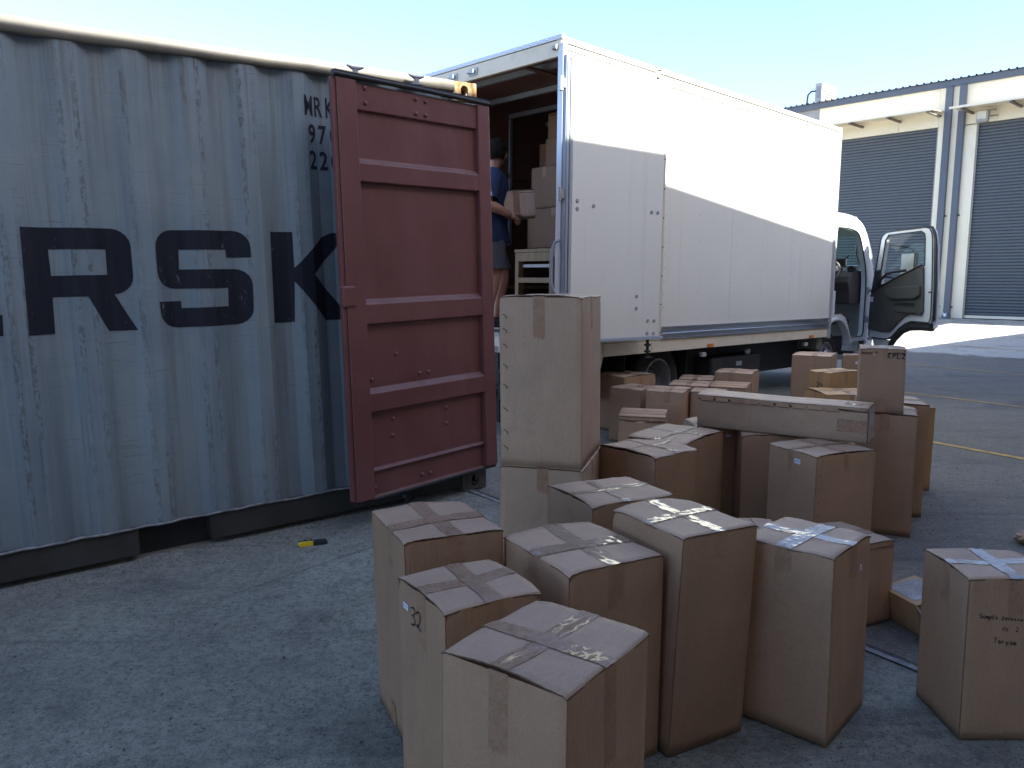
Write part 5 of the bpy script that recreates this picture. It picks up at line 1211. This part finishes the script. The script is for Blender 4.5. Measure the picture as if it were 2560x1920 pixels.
C('b22', 'narrow box showing just above the left end of the long box', seam='x', slits=4, cross=False)
C('b23', 'low box in front of another low box, just right of the rear wheel', seam='x', slits=False)
C('b24', 'farthest low box beside the rear wheel, mostly covered by the one before it', seam='x', slits=False)
C('b25', 'upright pinkish brown box beside the truck toolbox, taller than its neighbours', seam='x', slits=False)
C('b26', 'low box with folded flap edges, in front of the upright box by the toolbox', seam='x', flaps4=True, slits=False, cross=False)
C('b27', 'large upright box standing in front of the truck front wheel', seam='x', slits=False, mat=CARD)
c = C('b28', 'half hidden box right of the front wheel with a narrow white sticker', slits=False); c.sticker(0, 0.33, 0.53, 0.05, 0.026)
c = C('b29', 'orange box with 24 written on its left face, left of the box marked CPL', seam='y', mat=CARD_O, slits=False); c.text('24', 3, 0.40, 0.46, 0.05, 0.006); c.sticker(0, 0.90, 0.50, 0.045, 0.022)
C('b30', 'box with glossy wrinkled tape across its top, in front of the orange box marked 24', seam='x', tw=0.06, slits=False, mat=CARD_O)
c = C('b31', 'upper box of the double stack, tall and pale with stitch marks down its left edge', mat=CARD_L, seam='x', group='double stack of boxes', slits=False, lift=0.9, cross=True, tw=0.05, drops=0.14)
C('b32', 'lower box of the double stack, under the tall pale box', group='double stack of boxes', mat=CARD_L, slits=False, seam='x', bottom_tape=False, lift=0.1)
lb = C('long', 'long flat box lying across the tops of two other boxes', mat=CARD_L, seam='x', slits=False, cross=False, tape_on=False)
def long_details(s):
    # end cap wrapped in clear film and the laced joint running along the upper front edge
    grid_mesh('tape', lambda u, v: s.side(1, u, s.h * (0.02 + 0.96 * v), 0, 0.003), 5, 5, TAPE_W, s.root)
    grid_mesh('tape', lambda u, v: s.side(0, 0.835 + u * 0.165, s.h * (0.30 + 0.34 * v), 0, 0.003), 5, 3, TAPE, s.root)
    grid_mesh('tape', lambda u, v: (lambda p: (p[0], p[1], p[2] + .0015))(s.top(s.w * (0.86 + 0.14 * u), s.d * (0.25 + .5 * v))), 5, 3, TAPE, s.root)
    n = 9; t0 = None
    for i in range(n):
        u0 = 0.02 + i * 0.092
        mb = MB(); P = lambda u, z, o=0.0025: s.side(0, u, z, 0, o)
        mb.add([P(u0, s.h - 0.004), P(u0 + 0.078, s.h - 0.004), P(u0 + 0.090, s.h - 0.024, 0.0035), P(u0 + 0.012, s.h - 0.024, 0.0035)], [(0, 1, 2, 3)])
        mb.build('tuck_tab', CARD, s.root)
        stroke_mesh([[(0, 0), (0.5, -0.05), (1, 0)]], 0.22, lambda a, b, u0=u0: s.side(0, u0 + 0.012 + a * 0.078, s.h - 0.0255 + b * 0.012, 0, 0.0042), s.root, 'tab_slit', pm_slit)
long_details(lb)
# stitch marks on the tall pale carton
def stitches(s, sd, u, zs):
    for z in zs:
        L = (s.w, s.d, s.w, s.d)[sd]
        stroke_mesh([[(-1, .6), (0, 0), (.8, -.5), (.5, -1.3)]], 0.45, lambda a, b: s.side(sd, u + a * 0.010 / L, z + b * 0.010, 0, 0.0015), s.root, 'stitch_mark', pm_slit)
stitches(c, 3, 0.075, [0.645, 0.585, 0.52, 0.435, 0.35, 0.25, 0.155, 0.085])

# torn carton scrap lying behind the right-hand box
def torn_carton():
    M = Matrix.Translation((1.60, 2.93, 0.0)) @ Matrix.Rotation(0.25, 4, 'Z')
    t = empty('torn_box', M, 'small torn open cardboard box lying on its side behind the Sample Invoice box', 'cardboard box')
    M2 = Matrix.Rotation(R(-12), 4, 'Y')
    mb = MB(); w_, d_, h_ = 0.17, 0.20, 0.13; tk = 0.004
    mb.box(0, tk, 0, d_, 0, h_); mb.box(w_ - tk, w_, 0, d_, 0, h_); mb.box(tk, w_ - tk, 0, d_, 0, tk); mb.box(tk, w_ - tk, 0, d_, h_ - tk, h_)
    b = mb.build('carton_body', CARD_O, t, bevel=0.002); b.matrix_local = M2
    f = MB().plate([(0.0, 0.0), (0.17, 0.0), (0.15, 0.05), (0.11, 0.03), (0.08, 0.075), (0.03, 0.05), (0.0, 0.06)], [], 0, 0.004, 'z').build('torn_flap', CARD_O, b)
    f.matrix_local = Matrix.Translation((0, 0, 0.0)) @ Matrix.Rotation(R(-160), 4, 'X')
    f = MB().box(0, 0.004, -0.07, 0, 0.005, h_ - 0.005).build('torn_flap', CARD, b); f.rotation_euler = (0, 0, R(-25))
    MB().box(0.02, w_ - 0.02, 0.03, d_ - 0.02, h_ + 0.0005, h_ + 0.0015).build('tape', TAPE_W, b)
    rr = random.Random(3); mb = MB()
    for k in range(26):
        p = Vector((rr.uniform(0.02, 0.14), rr.uniform(-0.10, 0.04), rr.uniform(0.0, 0.04))); q = [p + Vector((rr.uniform(-.03, .03), rr.uniform(-.03, .03), rr.uniform(-.012, .015))) for _ in range(3)]
        q = [Vector((a.x, a.y, max(a.z, 0.003))) for a in q]; mb.add(q, [(0, 1, 2)])
    mb.build('torn_paper', pm('grey_torn_paper', (0.30, 0.27, 0.24), 0.8), t)
torn_carton()
def crumpled():
    rr = random.Random(5); me = bmesh.new(); bmesh.ops.create_icosphere(me, subdivisions=3, radius=0.07)
    for v in me.verts: v.co *= rr.uniform(0.82, 1.12); v.co.z *= 0.45; v.co.x *= 1.5
    zmin = min(v.co.z for v in me.verts)
    for v in me.verts: v.co.z -= zmin
    m = bpy.data.meshes.new('paper_scrap'); me.to_mesh(m); me.free(); m.materials.append(CARD)
    o = bpy.data.objects.new('paper_scrap', m); COL.objects.link(o); o.location = (2.79, 4.08, ground_z(2.79, 4.08)); o.rotation_euler = (0, 0, 0.5)
    tag(o, 'crumpled brown paper lying on the asphalt at the right picture edge', 'paper')
crumpled()

# utility knife on the concrete
def knife():
    a = Vector((-1.160, 4.052)); b = Vector((-0.986, 4.105)); d = b - a; ang = math.atan2(d.y, d.x); L = d.length
    t = empty('utility_knife', Matrix.Translation((a.x, a.y, ground_z(*a) + 0.002)) @ Matrix.Rotation(ang, 4, 'Z'), 'yellow and black utility knife lying on the concrete by the container', 'utility knife')
    MB().plate([(0.030, 0.000), (0.105, 0.0), (0.108, 0.010), (0.105, 0.024), (0.034, 0.022), (0.026, 0.012)], [], -0.011, 0.011, 'y').build('yellow_grip', YELLOW_PL, t, bevel=0.005, seg=3)
    MB().plate([(0.105, 0.0015), (L - 0.006, 0.0015), (L, 0.010), (L - 0.004, 0.023), (0.106, 0.024)], [], -0.0105, 0.0105, 'y').build('black_handle', BLACK_PL, t, bevel=0.004, seg=3)
    MB().plate([(0.0, 0.006), (0.034, 0.004), (0.034, 0.018), (0.010, 0.018)], [], -0.002, 0.002, 'y').build('blade_holder', ALU_D, t)
    MB().box(0.030, L - 0.012, 0.009, 0.0125, 0.0245, 0.028).build('slide_rail', DARKPL, t)
    MB().box(0.062, 0.070, 0.005, 0.0125, 0.026, 0.035).box(0.092, 0.099, 0.005, 0.0125, 0.028, 0.037).build('slide_button', BLACK_PL, t, bevel=0.001)
    MB().tube([(0.110, 0.013, 0.020), (L - 0.02, 0.016, 0.026), (L - 0.005, 0.012, 0.020)], 0.0028, 6).build('pocket_clip', DARKPL, t)
knife()

# ================================================================ LOAD INSIDE THE TRUCK
def in_truck(s_, y_, z_, yaw=0.0): return M_TR @ Matrix.Translation((s_, y_, z_)) @ Matrix.Rotation(yaw, 4, 'Z')
GI = 'cardboard boxes loaded inside the truck'
def TC(label, s_, y_, z_, w_, d_, h_, yaw=0.0, **kw):
    p = M_TR @ Vector((s_, y_, z_)); ya = math.atan2(M_TR[1][0], M_TR[0][0]) + yaw
    return Carton('cardboard_box', p.x, p.y, ya, w_, d_, h_, 0, 0, p.z, label, group=GI, slits=False, **kw)
FLR = 0.93
TC('uppermost box of the load, nearly touching the truck ceiling', 1.22, 0.90, 2.845, 0.42, 0.40, 0.26, mat=CARD_SHADE)
TC('tall box high on the load beside the truck post', 1.165, 0.86, 2.172, 0.46, 0.42, 0.668, mat=CARD_SHADE)
TC('narrow box at the back of the load, left of the tall box high up', 1.47, 1.36, 2.117, 0.40, 0.30, 0.75, mat=CARD_SHADE)
TC('thin upright box in front of the load, lower left of the tall box', 0.985, 0.94, 2.117, 0.17, 0.36, 0.41, mat=CARD_SHADE)
TC('wide brown box at the base of the load, on the timber frame', 0.955, 0.70, 1.712, 0.74, 0.62, 0.40, mat=CARD_SHADE)
def stand():
    t = empty('timber_stand', in_truck(0.80, 0.68, FLR), 'pale timber table frame inside the truck under the boxes', 'table')
    for x, y in ((0, 0.61), (0.0, 0.05), (0.80, 0.62), (0.80, 0)): MB().box(x, x + 0.075, y, y + 0.05, 0, 0.74).build('leg', TIMBER, t, bevel=0.003)
    MB().box(0.0, 0.04, 0.10, 0.61, 0.655, 0.74).build('rail', TIMBER, t); MB().box(0.0, 0.04, 0.10, 0.61, 0.44, 0.49).build('rail', TIMBER, t); MB().box(0.0, 0.875, 0.04, 0.67, 0.745, 0.775).build('top', TIMBER, t)
    MB().box(0.05, 0.79, 0.11, 0.60, 0.595, 0.625).build('folded_sheet', LBL, t)
    MB().box(0.04, 0.10, 0.30, 0.36, 0.776, 0.782).build('packing_block', TIMBER, t)
stand()
def cabinet():
    t = empty('timber_cabinet', in_truck(0.62, 0.28, FLR), 'pale timber framed cabinet inside the truck by the rear post', 'cabinet')
    MB().box(0.02, 0.15, 0.05, 0.36, 0.34, 0.68).build('panel', pm('brown_fibreboard', (0.33, 0.20, 0.10), 0.6), t)
    for y in (0.0, 0.36): MB().box(0.0, 0.16, y, y + 0.05, 0.33, 0.735).build('stile', TIMBER, t, bevel=0.003)
    MB().box(0.0, 0.16, 0.05, 0.36, 0.68, 0.735).build('top_rail', TIMBER, t, bevel=0.003); MB().box(-0.02, 0.17, -0.05, 0.47, 0.285, 0.33).build('foot_rail', TIMBER, t, bevel=0.003)
    MB().box(0.0, 0.16, -0.02, 0.44, 0.0, 0.284).build('lower_case', DARKPL, t)
cabinet()
def low_load():
    t = empty('wrapped_bundle', in_truck(0.42, 1.62, 1.72), 'brown wrapped flat bundle behind the man inside the truck', 'package')
    mb = MB(); mb.box(0, 0.56, 0, 0.36, 0.0, 0.19); mb.build('wrapping', CARD, t, bevel=0.05, seg=4); MB().box(0.15, 0.19, -0.004, 0.364, -0.004, 0.194).build('strap', ALU_D, t, bevel=0.03)
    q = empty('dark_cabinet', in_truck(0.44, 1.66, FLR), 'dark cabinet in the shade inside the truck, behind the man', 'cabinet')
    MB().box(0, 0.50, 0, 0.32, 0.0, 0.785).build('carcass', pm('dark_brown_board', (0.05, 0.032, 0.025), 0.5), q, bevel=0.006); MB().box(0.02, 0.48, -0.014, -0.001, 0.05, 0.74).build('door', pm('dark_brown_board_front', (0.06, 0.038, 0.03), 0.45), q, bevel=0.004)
low_load()

# ================================================================ PERSON
def person():
    base = Vector((0.10, 0.94, FLR + 0.0))
    t = empty('person', in_truck(base.x, base.y, base.z, R(-35)), 'person in dark blue T-shirt and grey shorts carrying a box inside the truck', 'person')
    skin = pm('skin', (0.42, 0.23, 0.155), 0.5, var=0.08, scale=12)
    shirt, nt_, bs_ = new_mat('navy_tshirt'); nt_.links.new(ramp(nt_, noise(nt_, coords(nt_), 9, 4), [(0.3, (0.008, 0.022, 0.062)), (0.7, (0.013, 0.036, 0.095))]), bs_.inputs['Base Color']); bs_.inputs['Roughness'].default_value = 0.85
    bump(nt_, bs_, noise(nt_, coords(nt_), 14, 4, 0.6, 1.2), 0.5, 0.02)
    short = pm('grey_shorts_cloth', (0.085, 0.09, 0.105), 0.85, bmp=0.3, bscale=60); hairm = pm('dark_brown_hair', (0.012, 0.008, 0.006), 0.85, var=0.4, scale=60, bmp=0.8, bscale=90, spec=0.15)
    shoe = pm('dark_shoe', (0.02, 0.022, 0.028), 0.6); sole = pm('white_sole', (0.55, 0.56, 0.58), 0.6)
    def skin_obj(name, verts, edges, mat, root=0, sub=2, parent=t):
        me = bpy.data.meshes.new(name); me.from_pydata([v[:3] for v in verts], edges, []); me.update()
        o = bpy.data.objects.new(name, me); COL.objects.link(o); o.parent = parent; me.materials.append(mat)
        md = o.modifiers.new('skin', 'SKIN'); md.use_smooth_shade = True
        sv = me.skin_vertices[0].data
        for i, v in enumerate(verts):
            r = v[3]; sv[i].radius = (r, r) if not isinstance(r, tuple) else r
            sv[i].use_root = (i == root)
        ss = o.modifiers.new('sub', 'SUBSURF'); ss.levels = sub; ss.render_levels = sub
        return o
    # local frame: +x forward (towards the load), +y to his left, -y his right (towards the yard)
    # body: one continuous skin surface
    V = [(0.0, 0.0, 0.92, (0.105, 0.13)),      # 0 pelvis
         (0.01, 0.0, 1.08, (0.09, 0.115)), (0.0, 0.0, 1.25, (0.10, 0.13)), (0.0, 0.0, 1.37, (0.09, 0.12)),   # 1-3 spine
         (0.005, 0.0, 1.455, 0.058), (0.035, -0.01, 1.515, 0.054), (0.060, -0.015, 1.59, (0.080, 0.078)), (0.060, -0.015, 1.655, (0.070, 0.068)),  # 4-7 neck and head
         (0.005, -0.155, 1.375, 0.052), (-0.045, -0.220, 1.25, 0.056), (-0.075, -0.240, 1.14, 0.052), (0.02, -0.232, 1.095, 0.050), (0.115, -0.195, 1.055, 0.037), (0.155, -0.182, 1.035, 0.033),  # 8-13 right arm
         (0.005, 0.155, 1.375, 0.052), (-0.02, 0.215, 1.25, 0.050), (-0.02, 0.235, 1.12, 0.045), (0.09, 0.23, 1.10, 0.041), (0.19, 0.20, 1.10, 0.031), (0.225, 0.185, 1.095, 0.030),  # 14-19 left arm
         (0.0, -0.095, 0.84, 0.092), (0.015, -0.10, 0.66, 0.078), (0.03, -0.10, 0.50, 0.056), (-0.005, -0.10, 0.36, 0.058), (-0.025, -0.10, 0.22, 0.042), (-0.03, -0.10, 0.09, 0.036), # 20-25 right leg
         (0.0, 0.095, 0.84, 0.092), (0.08, 0.11, 0.66, 0.078), (0.14, 0.115, 0.50, 0.056), (0.11, 0.115, 0.36, 0.058), (0.085, 0.115, 0.22, 0.042), (0.07, 0.115, 0.09, 0.036)]   # 26-31 left leg
    Eg = [(0, 1), (1, 2), (2, 3), (3, 4), (4, 5), (5, 6), (6, 7), (3, 8), (8, 9), (9, 10), (10, 11), (11, 12), (12, 13), (3, 14), (14, 15), (15, 16), (16, 17), (17, 18), (18, 19),
          (0, 20), (20, 21), (21, 22), (22, 23), (23, 24), (24, 25), (0, 26), (26, 27), (27, 28), (28, 29), (29, 30), (30, 31)]
    body = skin_obj('body', V, Eg, skin)
    # hands: palm and five fingers curled under the box
    def hand(name, P, side):
        p = Vector(P); hv = [(p.x - 0.02, p.y, p.z + 0.004, 0.026), (p.x + 0.015, p.y, p.z - 0.008, (0.036, 0.020)), (p.x + 0.045, p.y, p.z - 0.025, (0.038, 0.018))]
        he = [(0, 1), (1, 2)]
        for k, (oz, ln) in enumerate(((0.030, 0.85), (0.010, 1.0), (-0.012, 0.95), (-0.032, 0.78))):
            b = len(hv); dx = oz * 0.6
            hv += [(p.x + 0.050 + dx, p.y + side * 0.004, p.z - 0.040, 0.0095), (p.x + 0.056 + dx, p.y - side * -0.012 * ln, p.z - 0.066 * ln, 0.0088), (p.x + 0.052 + dx, p.y + side * 0.030 * ln, p.z - 0.078 * ln, 0.0078)]
            he += [(2, b), (b, b + 1), (b + 1, b + 2)]
        b = len(hv); hv += [(p.x + 0.03, p.y + side * 0.006, p.z + 0.018, 0.0115), (p.x + 0.066, p.y + side * 0.004, p.z + 0.018, 0.010), (p.x + 0.094, p.y + side * 0.003, p.z + 0.006, 0.0085)]
        he += [(1, b), (b, b + 1), (b + 1, b + 2)]
        return skin_obj(name, hv, he, skin, 0, 2, body)
    hand('right_hand', (0.165, -0.178, 1.035), 1); hand('left_hand', (0.235, 0.183, 1.09), -1)
    # head details, the head turned towards the load
    HC = Vector((0.055, -0.015, 0)); HA = R(52)
    def hr(x, y, z): return (HC.x + x * math.cos(HA) - y * math.sin(HA), HC.y + x * math.sin(HA) + y * math.cos(HA), z)
    def hd(x, y, z): return (x * math.cos(HA) - y * math.sin(HA), x * math.sin(HA) + y * math.cos(HA), z)
    for sd_ in (-1, 1):
        MB().lathe([(0.0, 0.014), (0.014, 0.012), (0.024, 0.004), (0.026, -0.006)], hr(0.0, sd_ * 0.078, 1.585), hd(-0.3, sd_, 0.1), 12).build('ear', skin, body)
        MB().lathe([(0, 0.010), (0.008, 0.008), (0.011, 0.0)], hr(0.078, sd_ * 0.030, 1.603), hd(1, 0, 0), 10).build('eye', LBL, body)
    MB().tube([hr(0.083, 0, 1.60), hr(0.105, 0, 1.575), hr(0.09, 0, 1.565)], [0.008, 0.014, 0.012], 8).build('nose', skin, body)
    MB().tube([hr(0.080, -0.02, 1.535), hr(0.088, 0, 1.533), hr(0.080, 0.02, 1.535)], 0.006, 6).build('mouth', pm('lips', (0.35, 0.12, 0.09), 0.5), body)
    # hair: lumpy cap
    hb = bmesh.new(); bmesh.ops.create_icosphere(hb, subdivisions=4, radius=1.0); rr = random.Random(11)
    dele = []
    from mathutils import noise as mn
    for v in hb.verts:
        n = mn.noise(v.co * 3.3) * 0.10 + mn.noise(v.co * 9.0) * 0.07
        q = v.co.copy()
        v.co = Vector((q.x * 0.105, q.y * 0.098, q.z * 0.118)) * (1 + n)
        if (q.x > 0.42 and q.z < 0.42) or q.z < -0.72 or (abs(q.y) > 0.55 and q.x > 0.05 and q.z < -0.05): dele.append(v)
    bmesh.ops.delete(hb, geom=dele, context='VERTS')
    for v in hb.verts: v.co = Vector(hr(v.co.x - 0.012, v.co.y, v.co.z + 1.622))
    hm = bpy.data.meshes.new('hair'); hb.to_mesh(hm); hb.free(); hm.materials.append(hairm)
    for p in hm.polygons: p.use_smooth = True
    ho = bpy.data.objects.new('hair', hm); COL.objects.link(ho); ho.parent = t
    # clothes: lofted cloth tubes a little outside the body
    from mathutils import noise as mn2
    def loft(name, rings, mat, seg=28, wr=0.006, mb=None, close=False):
        m_ = mb or MB(); vs = []
        for cx, cy, cz, rx, ry, ax, ay in rings:      # ax, ay tilt the ring
            for k in range(seg):
                a_ = 2 * math.pi * k / seg; x_ = rx * math.cos(a_); y_ = ry * math.sin(a_)
                n_ = 1 + wr / max(rx, ry) * mn2.noise(Vector((cx + x_ * 9, cy + y_ * 9, cz * 11))) * 2.2
                vs.append((cx + x_ * n_, cy + y_ * n_, cz + ax * x_ + ay * y_))
        fs = [(i * seg + k, i * seg + (k + 1) % seg, (i + 1) * seg + (k + 1) % seg, (i + 1) * seg + k) for i in range(len(rings) - 1) for k in range(seg)]
        if close: fs.append(tuple(range((len(rings) - 1) * seg, len(rings) * seg)))
        m_.add(vs, fs, True); return m_ if mb is not None else m_.build(name, mat, t)
    sh_ = MB()
    zz = [(0.80, .158, .196), (0.86, .160, .196), (0.95, .156, .188), (1.05, .148, .180), (1.15, .150, .188), (1.25, .156, .202), (1.33, .152, .204), (1.39, .140, .190), (1.43, .112, .150), (1.455, .085, .100), (1.475, .068, .076)]
    loft('s', [(0.003, 0, z, a_, b_, 0, 0) for z, a_, b_ in zz], shirt, mb=sh_, wr=0.012)
    for sd_ in (-1, 1):
        sh_.tube([(0.003, sd_ * 0.06, 1.372), (0.002, sd_ * 0.125, 1.385), (-0.004, sd_ * 0.178, 1.365), (-0.022, sd_ * 0.212, 1.310), (-0.036, sd_ * 0.228, 1.250), (-0.050, sd_ * 0.238, 1.185)], [0.082, 0.086, 0.084, 0.080, 0.080, 0.084], 16, False)
    sh_.build('t_shirt', shirt, t)
    so = MB()
    loft('s', [(0.0, 0, z, a_, b_, 0, 0) for z, a_, b_ in ((0.96, .130, .165), (0.90, .138, .172), (0.84, .140, .178), (0.79, .136, .180), (0.75, .12, .17))], short, mb=so, wr=0.006)
    loft('s', [(0.0, -0.090, 0.82, .118, .095, 0, 0), (0.008, -0.098, 0.74, .108, .090, 0, 0), (0.018, -0.105, 0.65, .102, .086, 0, 0), (0.028, -0.108, 0.565, .100, .085, 0.1, 0)], short, mb=so, wr=0.008)
    loft('s', [(0.0, 0.090, 0.82, .118, .095, 0, 0), (0.035, 0.10, 0.74, .108, .090, 0, 0), (0.075, 0.112, 0.65, .102, .086, 0, 0), (0.11, 0.118, 0.565, .100, .085, 0.1, 0)], short, mb=so, wr=0.008)
    so.build('shorts', short, t)
    for x, y in ((-0.03, -0.10), (0.07, 0.115)):
        MB().plate([(x - 0.075, 0.025), (x + 0.19, 0.025), (x + 0.20, 0.05), (x + 0.12, 0.085), (x + 0.05, 0.11), (x - 0.05, 0.11), (x - 0.085, 0.06)], [], y - 0.042, y + 0.042, 'y').build('shoe', shoe, t, bevel=0.018, seg=3)
        MB().plate([(x - 0.085, 0.003), (x + 0.20, 0.003), (x + 0.21, 0.026), (x - 0.085, 0.026)], [], y - 0.047, y + 0.047, 'y').build('sole', sole, t, bevel=0.006)
    # carried carton
    q = in_truck(base.x, base.y, base.z, R(-35)) @ Vector((0.045, -0.135, 1.012))
    yw = math.atan2(M_TR[1][0], M_TR[0][0]) + R(-35)
    cc_ = Carton('cardboard_box', q.x, q.y, yw - 0.12, 0.345, 0.27, 0.235, 0, 0, q.z, 'small taped box held in the hands of the person in the truck', slits=False, seam='y', mat=CARD_P, tape=TAPE_W, drops=0.16, tw=0.06)
    cc_.root.rotation_euler.rotate_axis('Y', R(-4))
person()
